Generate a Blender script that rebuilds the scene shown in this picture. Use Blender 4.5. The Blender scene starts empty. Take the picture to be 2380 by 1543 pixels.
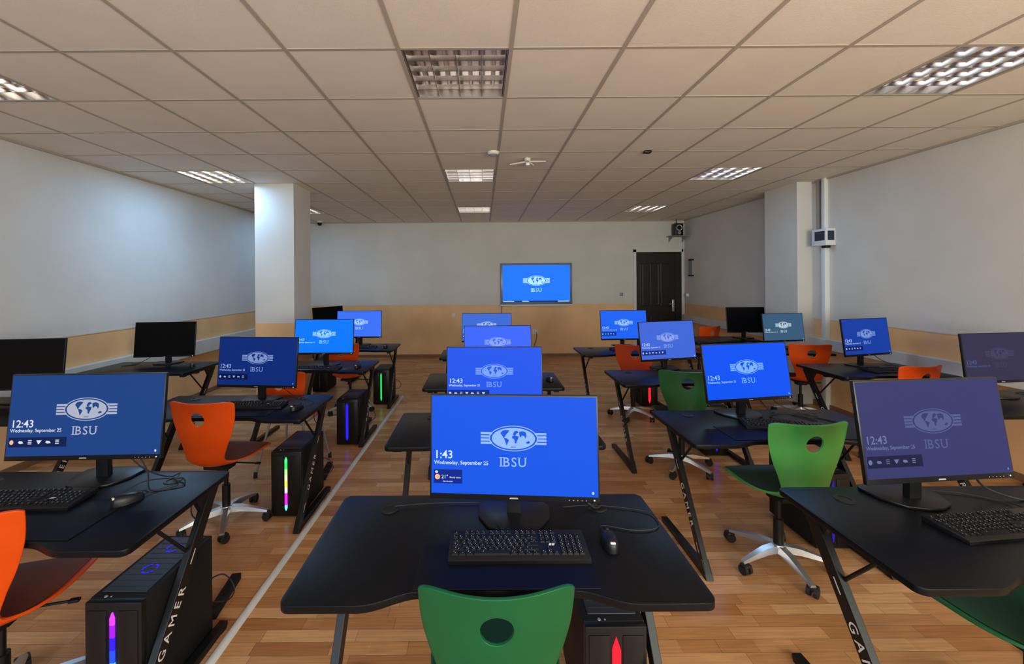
import bpy, bmesh, math, random
from mathutils import Vector, Matrix
random.seed(7)
S = bpy.context.scene
C = S.collection
R = math.radians

# ------------------------------------------------------------------ camera
W_PX, H_PX, F_PX = 2380.0, 1543.0, 962.0
VPX, VPY = 1122.0, 650.0
cam_d = bpy.data.cameras.new('camera')
cam = bpy.data.objects.new('camera', cam_d)
C.objects.link(cam)
cam_d.sensor_fit = 'HORIZONTAL'
cam_d.sensor_width = 36.0
cam_d.lens = 36.0 * F_PX / W_PX
# the frame is a crop: lens shift, no pitch; a slight roll of the hand-held camera
ROLL = 0.007
cx, cy = W_PX / 2, H_PX / 2
cam_d.shift_x = (cx - VPX) / W_PX
cam_d.shift_y = (VPY - cy) / W_PX
cam_d.clip_start = 0.02
cam.location = (0, 0, 1.63)
cam.rotation_euler = (Matrix.Rotation(R(90), 3, 'X') @ Matrix.Rotation(-ROLL, 3, 'Z')).to_euler()
S.camera = cam

# ------------------------------------------------------------------ colour management, world
S.view_settings.view_transform = 'Standard'
S.view_settings.look = 'None'
S.view_settings.gamma = 1.0
S.view_settings.use_curve_mapping = False
EXPO = 0.0
S.view_settings.exposure = EXPO
wd = bpy.data.worlds.new('sky')
S.world = wd
wd.use_nodes = True
bg = wd.node_tree.nodes['Background']
bg.inputs[0].default_value = (0.55, 0.75, 1.0, 1)
bg.inputs[1].default_value = 1.2

# room extents
XL, XR, YB, YN, ZC = -4.05, 4.27, 8.76, -1.60, 2.86
WZ = 1.10          # top of the brown painted lower wall
WINDOWS = [(-3.3, -1.3), (-0.9, 1.1), (1.5, 3.5)]
WZ0, WZ1 = 0.95, 2.45

def area(name, loc, sx, sy, power, col, rot):
    l = bpy.data.lights.new(name, 'AREA')
    l.shape = 'RECTANGLE'; l.size = sx; l.size_y = sy
    l.energy = power; l.color = col
    o = bpy.data.objects.new(name, l); C.objects.link(o)
    o.location = loc; o.rotation_euler = rot
    return o
# daylight entering through the windows behind the camera
DAY = [58, 80, 165]
DCOL = [(0.55, 0.78, 1.0), (1.0, 0.95, 0.86), (0.96, 1.0, 0.84)]
for (a, b), pw, dc in zip(WINDOWS, DAY, DCOL):
    area('window_daylight', ((a + b) / 2, YN - 0.16, (WZ0 + WZ1) / 2), b - a, WZ1 - WZ0, pw, dc, (R(106), 0, 0))
BOUNCE = None

# ------------------------------------------------------------------ materials
def lin(c):
    return tuple(((v / 255) / 12.92 if v / 255 <= 0.04045 else ((v / 255 + 0.055) / 1.055) ** 2.4) for v in c)

MATS = {}
def mat(name, col=(0.5, 0.5, 0.5), rough=0.5, metal=0.0, emit=None, es=1.0, noise=0.0, nscale=20, bump=0.0, bscale=200, spec=0.5, aniso=None):
    if name in MATS: return MATS[name]
    m = bpy.data.materials.new(name); m.use_nodes = True
    nt = m.node_tree; b = nt.nodes['Principled BSDF']
    b.inputs['Base Color'].default_value = (*col, 1)
    b.inputs['Roughness'].default_value = rough
    b.inputs['Metallic'].default_value = metal
    b.inputs['Specular IOR Level'].default_value = spec
    if emit:
        b.inputs['Emission Color'].default_value = (*emit, 1)
        b.inputs['Emission Strength'].default_value = es
    tc = None
    if noise or bump:
        tc = nt.nodes.new('ShaderNodeTexCoord')
    if noise:
        n = nt.nodes.new('ShaderNodeTexNoise'); n.inputs['Scale'].default_value = nscale; n.inputs['Detail'].default_value = 5
        nt.links.new(tc.outputs['Object'], n.inputs['Vector'])
        r = nt.nodes.new('ShaderNodeValToRGB')
        r.color_ramp.elements[0].position = 0.3; r.color_ramp.elements[1].position = 0.7
        r.color_ramp.elements[0].color = (*[c * (1 - noise) for c in col], 1)
        r.color_ramp.elements[1].color = (*[min(1, c * (1 + noise)) for c in col], 1)
        nt.links.new(n.outputs['Fac'], r.inputs['Fac'])
        nt.links.new(r.outputs['Color'], b.inputs['Base Color'])
    if bump:
        n = nt.nodes.new('ShaderNodeTexNoise'); n.inputs['Scale'].default_value = bscale
        nt.links.new(tc.outputs['Object'], n.inputs['Vector'])
        bp = nt.nodes.new('ShaderNodeBump'); bp.inputs['Strength'].default_value = bump; bp.inputs['Distance'].default_value = 0.002
        nt.links.new(n.outputs['Fac'], bp.inputs['Height'])
        nt.links.new(bp.outputs['Normal'], b.inputs['Normal'])
    MATS[name] = m
    return m

def glow(name, rgb, k=1.0, rough=0.35):
    """a display or LED colour given as the sRGB it shows"""
    e = tuple(v * 2 ** (-EXPO) * k for v in lin(rgb))
    return mat(name, (0.002, 0.002, 0.003), 0.5, emit=e, es=1.0, spec=0.06)

M_plaster = mat('plaster_white', (0.64, 0.60, 0.55), 0.7, noise=0.05, nscale=1.6, bump=0.25, bscale=60)
M_brown = mat('paint_ochre', (0.80, 0.47, 0.22), 0.45, noise=0.10, nscale=2.2, bump=0.2, bscale=50)
M_ledge = mat('ledge_paint', (0.60, 0.585, 0.54), 0.55, noise=0.06, nscale=6)
M_tile = mat('ceiling_tile', (0.80, 0.70, 0.59), 0.75, noise=0.035, nscale=3.0, bump=0.3, bscale=140)
M_grid = mat('ceiling_grid_paint', (0.42, 0.35, 0.28), 0.6)
M_black = mat('black_plastic', (0.006, 0.006, 0.0075), 0.36, spec=0.35)
M_blackm = mat('black_matte_plastic', (0.008, 0.008, 0.009), 0.6, spec=0.25)
M_steel = mat('black_powder_coated_steel', (0.006, 0.006, 0.007), 0.38, spec=0.3)
M_desk = mat('black_laminate', (0.004, 0.0045, 0.006), 0.31, bump=0.2, bscale=500, noise=0.15, nscale=60, spec=0.16)
M_mat = mat('black_desk_mat', (0.003, 0.003, 0.005), 0.42, spec=0.2)
M_alu = mat('cast_aluminium', (0.62, 0.62, 0.63), 0.32, metal=0.85)
M_alud = mat('grey_plastic', (0.25, 0.25, 0.27), 0.4)
M_orange = mat('orange_plastic', (0.64, 0.062, 0.002), 0.36, noise=0.04, nscale=8, spec=0.3)
M_orangeseat = mat('dark_red_seat_pad', (0.17, 0.032, 0.012), 0.55, bump=0.3, bscale=300)
M_green = mat('green_plastic', (0.02, 0.235, 0.065), 0.32, noise=0.06, nscale=8)
M_greenseat = mat('dark_green_seat_pad', (0.006, 0.045, 0.018), 0.55, bump=0.3, bscale=300)
M_darkgreen = mat('deep_green_plastic', (0.012, 0.11, 0.035), 0.35)
M_white = mat('white_plastic', (0.72, 0.72, 0.70), 0.4)
M_trunk = mat('white_cable_trunking', (0.58, 0.575, 0.57), 0.45)
M_ink = mat('white_print', (0.75, 0.75, 0.75), 0.5)
M_inkd = mat('grey_print', (0.30, 0.30, 0.33), 0.5)
M_mirror = mat('mirror_aluminium', (0.74, 0.69, 0.66), 0.20, metal=1.0)
M_lum = mat('luminaire_enamel', (0.22, 0.20, 0.19), 0.4)
M_tubeoff = mat('glass_tube_unlit', (0.80, 0.78, 0.74), 0.2)
M_tubeon = mat('glass_tube_lit', (0.8, 0.8, 0.8), 0.3, emit=(0.78, 0.90, 1.0), es=4.5)
M_door = mat('dark_stained_wood', (0.010, 0.0035, 0.0035), 0.35, noise=0.3, nscale=14)
M_doorhi = mat('dark_wood_moulding', (0.05, 0.03, 0.028), 0.3)
M_rubber = mat('black_rubber', (0.01, 0.01, 0.01), 0.65)
M_fan = mat('beige_metal', (0.62, 0.55, 0.47), 0.45)

def floor_material():
    m = bpy.data.materials.new('laminate_strip_floor'); m.use_nodes = True
    nt = m.node_tree; b = nt.nodes['Principled BSDF']
    tc = nt.nodes.new('ShaderNodeTexCoord')
    def brick(w, h, c1, c2, off, sq=1.0, bias=0.0):
        t = nt.nodes.new('ShaderNodeTexBrick')
        t.inputs['Scale'].default_value = 1.0
        t.inputs['Brick Width'].default_value = w
        t.inputs['Row Height'].default_value = h
        t.inputs['Mortar Size'].default_value = 0.0009
        t.inputs['Mortar Smooth'].default_value = 0.3
        t.inputs['Bias'].default_value = bias
        t.offset = off; t.offset_frequency = 2; t.squash = sq; t.squash_frequency = 3
        t.inputs['Color1'].default_value = (*c1, 1); t.inputs['Color2'].default_value = (*c2, 1)
        t.inputs['Mortar'].default_value = (0.14, 0.075, 0.04, 1)
        nt.links.new(tc.outputs['Object'], t.inputs['Vector'])
        return t
    a = brick(0.43, 0.0667, (0.76, 0.44, 0.215), (0.51, 0.24, 0.10), 0.37, 0.8)
    c = brick(0.43, 0.0667, (1.0, 1.0, 1.0), (0.80, 0.70, 0.60), 0.37, 0.8, 0.2)
    c.inputs['Mortar'].default_value = (0.9, 0.9, 0.9, 1)
    mp = nt.nodes.new('ShaderNodeMapping'); mp.inputs['Location'].default_value = (4.3, 2.0, 0)
    nt.links.new(tc.outputs['Object'], mp.inputs['Vector']); nt.links.new(mp.outputs['Vector'], c.inputs['Vector'])
    mx = nt.nodes.new('ShaderNodeMix'); mx.data_type = 'RGBA'; mx.blend_type = 'MULTIPLY'; mx.inputs[0].default_value = 1.0
    nt.links.new(a.outputs['Color'], mx.inputs[6]); nt.links.new(c.outputs['Color'], mx.inputs[7])
    # grain stretched along the strips
    mp2 = nt.nodes.new('ShaderNodeMapping'); mp2.inputs['Scale'].default_value = (3.0, 60.0, 1)
    nt.links.new(tc.outputs['Object'], mp2.inputs['Vector'])
    n = nt.nodes.new('ShaderNodeTexNoise'); n.inputs['Scale'].default_value = 1.6; n.inputs['Detail'].default_value = 6
    nt.links.new(mp2.outputs['Vector'], n.inputs['Vector'])
    r = nt.nodes.new('ShaderNodeValToRGB'); r.color_ramp.elements[0].position = 0.3; r.color_ramp.elements[1].position = 0.75
    r.color_ramp.elements[0].color = (0.78, 0.76, 0.74, 1); r.color_ramp.elements[1].color = (1.12, 1.1, 1.08, 1)
    nt.links.new(n.outputs['Fac'], r.inputs['Fac'])
    m2 = nt.nodes.new('ShaderNodeMix'); m2.data_type = 'RGBA'; m2.blend_type = 'MULTIPLY'; m2.inputs[0].default_value = 1.0
    nt.links.new(mx.outputs[2], m2.inputs[6]); nt.links.new(r.outputs['Color'], m2.inputs[7])
    nt.links.new(m2.outputs[2], b.inputs['Base Color'])
    b.inputs['Roughness'].default_value = 0.28
    b.inputs['Specular IOR Level'].default_value = 0.26
    return m
M_floor = floor_material()

# ------------------------------------------------------------------ mesh builder
class MB:
    def __init__(s): s.v = []; s.f = []; s.mi = []
    def face(s, pts, mi=0):
        i = len(s.v); s.v += [tuple(p) for p in pts]; s.f.append(tuple(range(i, i + len(pts)))); s.mi.append(mi)
    def mesh(s, vs, fs, mi=0):
        i = len(s.v); s.v += [tuple(p) for p in vs]
        for f in fs: s.f.append(tuple(i + k for k in f)); s.mi.append(mi)
    def box(s, x0, x1, y0, y1, z0, z1, mi=0, M=None):
        vs = [Vector((x, y, z)) for x in (x0, x1) for y in (y0, y1) for z in (z0, z1)]
        if M: vs = [M @ v for v in vs]
        s.mesh(vs, [(0, 1, 3, 2), (4, 6, 7, 5), (0, 4, 5, 1), (2, 3, 7, 6), (0, 2, 6, 4), (1, 5, 7, 3)], mi)
    def rbox(s, x0, x1, y0, y1, z0, z1, r=0.004, mi=0, M=None, seg=2):
        bm = bmesh.new()
        bmesh.ops.create_cube(bm, size=1)
        for v in bm.verts:
            v.co = Vector(((x0 + x1) / 2 + v.co.x * (x1 - x0), (y0 + y1) / 2 + v.co.y * (y1 - y0), (z0 + z1) / 2 + v.co.z * (z1 - z0)))
        bmesh.ops.bevel(bm, geom=bm.edges[:], offset=r, segments=seg, affect='EDGES', profile=0.5)
        bm.verts.ensure_lookup_table(); bm.verts.index_update()
        vs = [M @ v.co if M else v.co.copy() for v in bm.verts]
        s.mesh(vs, [[v.index for v in f.verts] for f in bm.faces], mi); bm.free()
    def prism(s, poly, h0, h1, axis='Z', mi=0, M=None, bevel=0.0):
        """extrude a 2-D outline; axis Z: (x,y), axis Y: (x,z), axis X: (y,z)"""
        def P(p, h):
            v = {'Z': Vector((p[0], p[1], h)), 'Y': Vector((p[0], h, p[1])), 'X': Vector((h, p[0], p[1]))}[axis]
            return M @ v if M else v
        bm = bmesh.new()
        a = [bm.verts.new(P(p, h0)) for p in poly]; b = [bm.verts.new(P(p, h1)) for p in poly]
        n = len(poly); fa = bm.faces.new(a); fb = bm.faces.new(b[::-1])
        for i in range(n): bm.faces.new((a[i], b[i], b[(i + 1) % n], a[(i + 1) % n]))
        bmesh.ops.recalc_face_normals(bm, faces=bm.faces[:])
        if bevel:
            es = [e for e in bm.edges if (fa in e.link_faces or fb in e.link_faces)]
            bmesh.ops.bevel(bm, geom=es, offset=bevel, segments=2, affect='EDGES', profile=0.5)
        bm.verts.index_update()
        s.mesh([v.co.copy() for v in bm.verts], [[v.index for v in f.verts] for f in bm.faces], mi); bm.free()
    def cyl(s, p0, p1, r0, r1=None, n=16, mi=0, cap=True):
        p0 = Vector(p0); p1 = Vector(p1); r1 = r0 if r1 is None else r1
        d = (p1 - p0).normalized(); a = d.orthogonal().normalized(); b = d.cross(a)
        vs = []
        for p, r in ((p0, r0), (p1, r1)):
            for i in range(n):
                t = 2 * math.pi * i / n; vs.append(p + a * math.cos(t) * r + b * math.sin(t) * r)
        fs = [(i, (i + 1) % n, n + (i + 1) % n, n + i) for i in range(n)]
        if cap: fs += [tuple(range(n))[::-1], tuple(range(n, 2 * n))]
        s.mesh(vs, fs, mi)
    def tube(s, pts, r, n=8, mi=0, smooth=6):
        pts = [Vector(p) for p in pts]
        if smooth and len(pts) > 2:
            q = [pts[0]] + pts + [pts[-1]]; out = []
            for i in range(1, len(q) - 2):
                for k in range(smooth):
                    t = k / smooth; p0, p1, p2, p3 = q[i - 1], q[i], q[i + 1], q[i + 2]
                    out.append(0.5 * ((2 * p1) + (p2 - p0) * t + (2 * p0 - 5 * p1 + 4 * p2 - p3) * t * t + (3 * p1 - p0 - 3 * p2 + p3) * t ** 3))
            out.append(pts[-1]); pts = out
        vs = []; m = len(pts); prev = None
        for i, p in enumerate(pts):
            d = (pts[min(i + 1, m - 1)] - pts[max(i - 1, 0)])
            d = d.normalized() if d.length > 1e-9 else Vector((0, 0, 1))
            a = d.orthogonal().normalized() if prev is None else (prev - d * prev.dot(d)).normalized()
            prev = a; b = d.cross(a)
            for k in range(n):
                t = 2 * math.pi * k / n; vs.append(p + a * math.cos(t) * r + b * math.sin(t) * r)
        fs = [(i * n + k, i * n + (k + 1) % n, (i + 1) * n + (k + 1) % n, (i + 1) * n + k) for i in range(m - 1) for k in range(n)]
        fs += [tuple(range(n))[::-1], tuple(range((m - 1) * n, m * n))]
        s.mesh(vs, fs, mi)
    def lathe(s, prof, c=(0, 0, 0), n=24, mi=0, M=None):
        vs = []; c = Vector(c)
        for r, z in prof:
            for k in range(n):
                t = 2 * math.pi * k / n; v = Vector((r * math.cos(t), r * math.sin(t), z)); vs.append((M @ v if M else v) + c)
        fs = [(i * n + k, i * n + (k + 1) % n, (i + 1) * n + (k + 1) % n, (i + 1) * n + k) for i in range(len(prof) - 1) for k in range(n)]
        s.mesh(vs, fs, mi)
    def build(s, name, mats, parent=None, smooth=None, loc=None):
        me = bpy.data.meshes.new(name); me.from_pydata([tuple(v) for v in s.v], [], s.f)
        if not isinstance(mats, (list, tuple)): mats = [mats]
        for m in mats: me.materials.append(m)
        for p, i in zip(me.polygons, s.mi): p.material_index = i
        me.validate(); me.update()
        bm = bmesh.new(); bm.from_mesh(me)
        bmesh.ops.remove_doubles(bm, verts=bm.verts[:], dist=1e-6)
        bmesh.ops.recalc_face_normals(bm, faces=bm.faces[:])
        bm.to_mesh(me); bm.free()
        if smooth is not None:
            for p in me.polygons: p.use_smooth = True
            me.set_sharp_from_angle(angle=R(smooth))
        o = bpy.data.objects.new(name, me); C.objects.link(o)
        if parent: o.parent = parent
        if loc: o.location = loc
        return o

def thing(name, label, cat, loc=(0, 0, 0), rz=0.0, group=None):
    o = bpy.data.objects.new(name, None); C.objects.link(o); o.empty_display_size = 0.1
    o.location = loc; o.rotation_euler = (0, 0, rz)
    o['label'] = label; o['category'] = cat
    if group: o['group'] = group
    return o
def tag(o, label, cat, group=None):
    o['label'] = label; o['category'] = cat
    if group: o['group'] = group
    return o
def struct(o): o['kind'] = 'structure'; return o
def dup(root, loc, rz, label, group=None):
    r = root.copy(); C.objects.link(r); r.location = loc; r.rotation_euler = (0, 0, rz); r['label'] = label
    if group: r['group'] = group
    for ch in list(root.children):
        c = ch.copy(); C.objects.link(c); c.parent = r
        for g in list(ch.children):
            d = g.copy(); C.objects.link(d); d.parent = c
    return r

_txt = {}
def text_mesh(s, size=1.0, align='LEFT', bold=0.0):
    """built-in font outline as flat vertices and faces in the x,y plane"""
    key = (s, align, bold)
    if key not in _txt:
        cu = bpy.data.curves.new('lettering', 'FONT'); cu.body = s; cu.size = 1.0; cu.align_x = align; cu.offset = bold
        cu.resolution_u = 3
        ob = bpy.data.objects.new('lettering', cu); C.objects.link(ob)
        dg = bpy.context.evaluated_depsgraph_get(); ev = ob.evaluated_get(dg); me = ev.to_mesh()
        _txt[key] = ([v.co.copy() for v in me.vertices], [tuple(p.vertices) for p in me.polygons])
        ev.to_mesh_clear(); bpy.data.objects.remove(ob); bpy.data.curves.remove(cu)
    vs, fs = _txt[key]
    return [v * size for v in vs], fs

# ------------------------------------------------------------------ the room
m = MB(); m.box(XL - 0.2, XR + 0.2, YN - 0.2, YB + 0.2, -0.12, 0)
struct(m.build('floor', M_floor))

def wall(name, quads, thick_dir):
    """each quad: list of 4 corners; extruded away from the room; lower part painted ochre"""
    m = MB()
    for (a, b, z0, z1, mi) in quads:
        a = Vector(a); b = Vector(b); d = Vector(thick_dir) * 0.12
        pts = [Vector((a.x, a.y, z0)), Vector((b.x, b.y, z0)), Vector((b.x, b.y, z1)), Vector((a.x, a.y, z1))]
        vs = pts + [p + d for p in pts]
        m.mesh(vs, [(0, 1, 2, 3), (7, 6, 5, 4), (0, 4, 5, 1), (1, 5, 6, 2), (2, 6, 7, 3), (3, 7, 4, 0)], mi)
    return struct(m.build(name, [M_plaster, M_brown]))
wall('wall_left', [((XL, YN, 0), (XL, YB, 0), 0, WZ, 1), ((XL, YN, 0), (XL, YB, 0), WZ, ZC + 0.1, 0)], (-1, 0, 0))
wall('wall_right', [((XR, YN, 0), (XR, YB, 0), 0, WZ, 1), ((XR, YN, 0), (XR, YB, 0), WZ, ZC + 0.1, 0)], (1, 0, 0))
DX0, DX1, DZ = 3.24, 4.21, 2.195      # door opening in the far wall
wall('wall_back', [((XL, YB, 0), (DX0, YB, 0), 0, WZ, 1), ((XL, YB, 0), (DX0, YB, 0), WZ, ZC + 0.1, 0),
                   ((DX0, YB, 0), (DX1, YB, 0), DZ, ZC + 0.1, 0), ((DX1, YB, 0), (XR, YB, 0), 0, ZC + 0.1, 0)], (0, 1, 0))
q = []
xs = [XL] + [v for w in WINDOWS for v in w] + [XR]
for i in range(len(xs) - 1):
    a, b = (xs[i], YN, 0), (xs[i + 1], YN, 0)
    if i % 2 == 0: q += [(a, b, 0, WZ0, 1), (a, b, WZ0, ZC + 0.1, 0)]
    else: q += [(a, b, 0, WZ0, 1), (a, b, WZ1, ZC + 0.1, 0)]
wall('wall_front', q, (0, -1, 0))
for i, (a, b) in enumerate(WINDOWS):
    m = MB()
    t = 0.06; y0, y1 = YN - 0.09, YN - 0.03
    m.box(a, b, y0, y1, WZ0, WZ0 + t); m.box(a, b, y0, y1, WZ1 - t, WZ1)
    for x in (a, (a + b) / 2 - t / 2, b - t): m.box(x, x + t, y0, y1, WZ0 + t, WZ1 - t)
    struct(m.build('window_%d' % (i + 1), M_white))

# ceiling: tiles (one sheet with the luminaire cells left open) and the visible grid of T bars
GX0, GY0, T = -4.04, -1.40, 0.6
LIGHTS = []          # (x0, y0)
for ly in (2.2, 4.6, 7.0):
    for lx in (-3.44, -0.44, 2.56): LIGHTS.append((lx, ly))
m = MB(); mg = MB()
xg = [XL] + [GX0 + T * k for k in range(1, 14)] + [XR]
yg = [YN] + [GY0 + T * k for k in range(0, 17)] + [YB]
for i in range(len(xg) - 1):
    for j in range(len(yg) - 1):
        if any(abs(xg[i] - a) < 0.02 and abs(yg[j] - b) < 0.02 for a, b in LIGHTS): continue
        m.box(xg[i], xg[i + 1], yg[j], yg[j + 1], ZC, ZC + 0.015)
struct(m.build('ceiling', M_tile))
for x in xg[1:-1]: mg.box(x - 0.011, x + 0.011, YN, YB, ZC - 0.004, ZC)
for y in yg[1:-1]: mg.box(XL, XR, y - 0.009, y + 0.009, ZC - 0.0025, ZC)
mg.box(XL, XL + 0.02, YN, YB, ZC - 0.02, ZC); mg.box(XR - 0.02, XR, YN, YB, ZC - 0.02, ZC)
mg.box(XL, XR, YB - 0.02, YB, ZC - 0.02, ZC)
struct(mg.build('trim_1', M_grid))
m = MB(); m.box(XL - 0.2, XR + 0.2, YN - 0.2, YB + 0.2, ZC + 0.22, ZC + 0.3)
struct(m.build('ceiling_slab', M_lum)); bpy.data.objects['ceiling_slab'].name = 'ceiling_2'

# pillars
m = MB()
for z0, z1, mi in ((0, WZ, 1), (WZ, ZC, 0)): m.box(-2.86, -2.37, 5.2, 5.7, z0, z1, mi)
struct(m.build('wall_pillar_left', [M_plaster, M_brown]))
m = MB()
m.box(4.06, XR, 5.34, 5.95, 0, ZC, 0)
struct(m.build('wall_pillar_right', [M_plaster, M_brown]))
# ledges and skirting
m = MB(); m.rbox(XL, XL + 0.07, YN, YB, 0.61, 0.80, 0.006); struct(m.build('trim_2', M_ledge))
m = MB(); m.rbox(XR - 0.07, XR, YN, 5.34, 0.74, 0.87, 0.006); m.rbox(XR - 0.07, XR, 5.95, YB, 0.74, 0.87, 0.006); struct(m.build('trim_3', M_ledge))
M_skirt = mat('brown_skirting', (0.22, 0.11, 0.05), 0.5)
m = MB(); m.box(XL, DX0 - 0.05, YB - 0.018, YB, 0, 0.06); struct(m.build('baseboard_back', M_skirt))
m = MB(); m.box(XL, XL + 0.018, YN, YB, 0, 0.06); struct(m.build('baseboard_left', M_skirt))
m = MB(); m.box(XR - 0.018, XR, YN, 5.34, 0, 0.06); m.box(XR - 0.018, XR, 5.95, YB, 0, 0.06); struct(m.build('baseboard_right', M_skirt))
# cap line where the ochre paint ends
m = MB()
m.box(XL, XL + 0.006, YN, YB, WZ, WZ + 0.014); m.box(XR - 0.006, XR, YN, 5.34, WZ, WZ + 0.014); m.box(XR - 0.006, XR, 5.95, YB, WZ, WZ + 0.014)
m.box(XL, DX0 - 0.05, YB - 0.006, YB, WZ, WZ + 0.014)
struct(m.build('trim_4', mat('cream_lip', (0.62, 0.57, 0.5), 0.5)))

# door in the far wall
m = MB()
for x0, x1, z0, z1 in ((DX0 - 0.05, DX0 + 0.005, 0, DZ + 0.05), (DX1 - 0.005, DX1 + 0.045, 0, DZ + 0.05), (DX0 - 0.05, DX1 + 0.045, DZ - 0.005, DZ + 0.05)):
    m.box(x0, x1, YB - 0.02, YB + 0.10, z0, z1)
struct(m.build('trim_5', mat('white_frame', (0.66, 0.63, 0.58), 0.5)))
dr = MB(); dr.box(DX0 + 0.006, DX1 - 0.13, YB + 0.02, YB + 0.06, 0.005, DZ - 0.006)
px = [(DX0 + 0.09, DX0 + 0.27), (DX0 + 0.31, DX0 + 0.49), (DX0 + 0.53, DX0 + 0.71)]
for a, b in px:
    for z0, z1 in ((0.15, 0.85), (1.05, 1.95)):
        dr.rbox(a, b, YB + 0.010, YB + 0.03, z0, z1, 0.008)
door = struct(dr.build('door_1', M_door))
m = MB(); m.box(DX1 - 0.13, DX1 - 0.006, YB + 0.0, YB + 0.06, 0.005, DZ - 0.006)
m.build('door_stile', mat('near_black_wood', (0.008, 0.006, 0.006), 0.4), door)
m = MB()
for x in (DX0 + 0.15, DX0 + 0.48): m.rbox(x - 0.012, x + 0.012, YB - 0.004, YB + 0.012, 1.08, 1.92, 0.004)
m.build('door_moulding', M_doorhi, door)
m = MB(); m.rbox(DX1 - 0.20, DX1 - 0.155, YB + 0.005, YB + 0.02, 0.93, 1.18, 0.004)
m.cyl((DX1 - 0.178, YB + 0.01, 1.09), (DX1 - 0.178, YB - 0.045, 1.09), 0.010); m.cyl((DX1 - 0.178, YB - 0.04, 1.09), (DX1 - 0.29, YB - 0.04, 1.09), 0.009)
m.build('door_handle', M_alu, door, 40)

# ------------------------------------------------------------------ recessed luminaires
GRP_L = 'square louvred ceiling lights'
def luminaire(lit, label, x, y):
    t = thing('ceiling_light', label, 'ceiling light', (x, y, ZC), 0, GRP_L)
    a, b = 0.013, T - 0.013; h = 0.085
    m = MB()
    m.box(a, b, a, b, h, h + 0.01, 1)
    for x0, x1, y0, y1 in ((a, a + 0.006, a, b), (b - 0.006, b, a, b), (a, b, a, a + 0.006), (a, b, b - 0.006, b)): m.box(x0, x1, y0, y1, 0.0, h, 1)
    m.build('housing', [M_lum, mat('satin_reflector', (0.72, 0.66, 0.62), 0.28, metal=0.9)], t)
    # parabolic reflectors running front to back, four bays, five cells each
    m = MB(); n = 4; p = (b - a) / n
    for k in range(n + 1):
        xc = a + k * p; xc = min(max(xc, a + 0.012), b - 0.012)
        m.prism([(xc - 0.002, 0.0), (xc + 0.002, 0.0), (xc + 0.006, 0.03), (xc + 0.018, 0.055), (xc - 0.018, 0.055), (xc - 0.006, 0.03)], a + 0.006, b - 0.006, 'Y')
    m.build('reflector', M_mirror, t, 35)
    m = MB(); ny = 5; py = (b - a) / ny
    for k in range(1, ny + 0):
        yc = a + k * py
        m.prism([(yc - 0.0018, 0.001), (yc + 0.0018, 0.001), (yc + 0.002, 0.015), (yc + 0.005, 0.030), (yc - 0.005, 0.030), (yc - 0.002, 0.015)], a + 0.008, b - 0.008, 'X')
    m.build('louvre', M_mirror, t, 35)
    for k in range(n):
        xc = a + (k + 0.5) * p
        m = MB(); m.cyl((xc, a + 0.02, 0.066), (xc, b - 0.02, 0.066), 0.013, n=12)
        m.build('tube', M_tubeon if (lit and (lit == 2 or k in (1, 2))) else M_tubeoff, t, 40)
    return t
names = {(-3.44, 2.2): (0, 'unlit louvred ceiling light at the upper left edge of the photo'),
         (-0.44, 2.2): (0, 'large unlit louvred ceiling light nearest the camera, above the centre row of desks'),
         (2.56, 2.2): (0, 'large unlit louvred ceiling light at the upper right, nearest the camera on that side'),
         (-3.44, 4.6): (2, 'lit bluish ceiling light left of the free-standing pillar'),
         (-0.44, 4.6): (1, 'lit ceiling light beside the round smoke detector and the white bracket'),
         (2.56, 4.6): (2, 'lit ceiling light above the right rows, in front of the wall pillar'),
         (-3.44, 7.0): (1, 'ceiling light mostly hidden behind the free-standing pillar'),
         (-0.44, 7.0): (0, 'small unlit ceiling light near the far wall, centre row'),
         (2.56, 7.0): (0, 'small ceiling light near the far wall in front of the door')}
for (x, y), (lit, lab) in names.items(): luminaire(lit, lab, x, y)
for (x, y), (lit, lab) in names.items():
    if lit:
        l = area('ceiling_light_glow', (x + 0.3, y + 0.3, ZC - 0.03), 0.5, 0.5, (12 if x < -3 else 6) * lit, (0.30, 0.60, 1.0), (0, 0, 0))

# ------------------------------------------------------------------ desks
GRP_D = 'black computer desks with slanted legs'
def desk_outline(w, d, r=0.05, cut=0.05):
    """x from -w/2 to w/2, y from 0 (user side) to d; shallow curved cut-out on the user side"""
    P = []
    def arc(cx, cy, r, a0, a1, n=5):
        for i in range(n + 1):
            a = R(a0 + (a1 - a0) * i / n); P.append((cx + r * math.cos(a), cy + r * math.sin(a)))
    h = w / 2
    arc(h - 0.03, d - 0.03 - 0.0, 0.03 + 0.0, 0, 90); P[-1] = (h - 0.045, d)
    P.append((-h + 0.045, d)); arc(-h + 0.03, d - 0.03, 0.03, 110, 180)
    arc(-h + 0.03, 0.03, 0.03, 180, 270)
    e0, e1 = 0.22 * w / 1.2, 0.38 * w / 1.2
    for i in range(9):
        t = i / 8; P.append((-h + e0 + (e1 - e0) * t, cut * (3 * t * t - 2 * t ** 3)))
    for i in range(9):
        t = 1 - i / 8; P.append((h - e0 - (e1 - e0) * t, cut * (3 * t * t - 2 * t ** 3)))
    arc(h - 0.03, 0.03, 0.03, 270, 360)
    out = []
    for p in P:
        if not out or (abs(p[0] - out[-1][0]) + abs(p[1] - out[-1][1])) > 1e-4: out.append(p)
    return out

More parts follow.
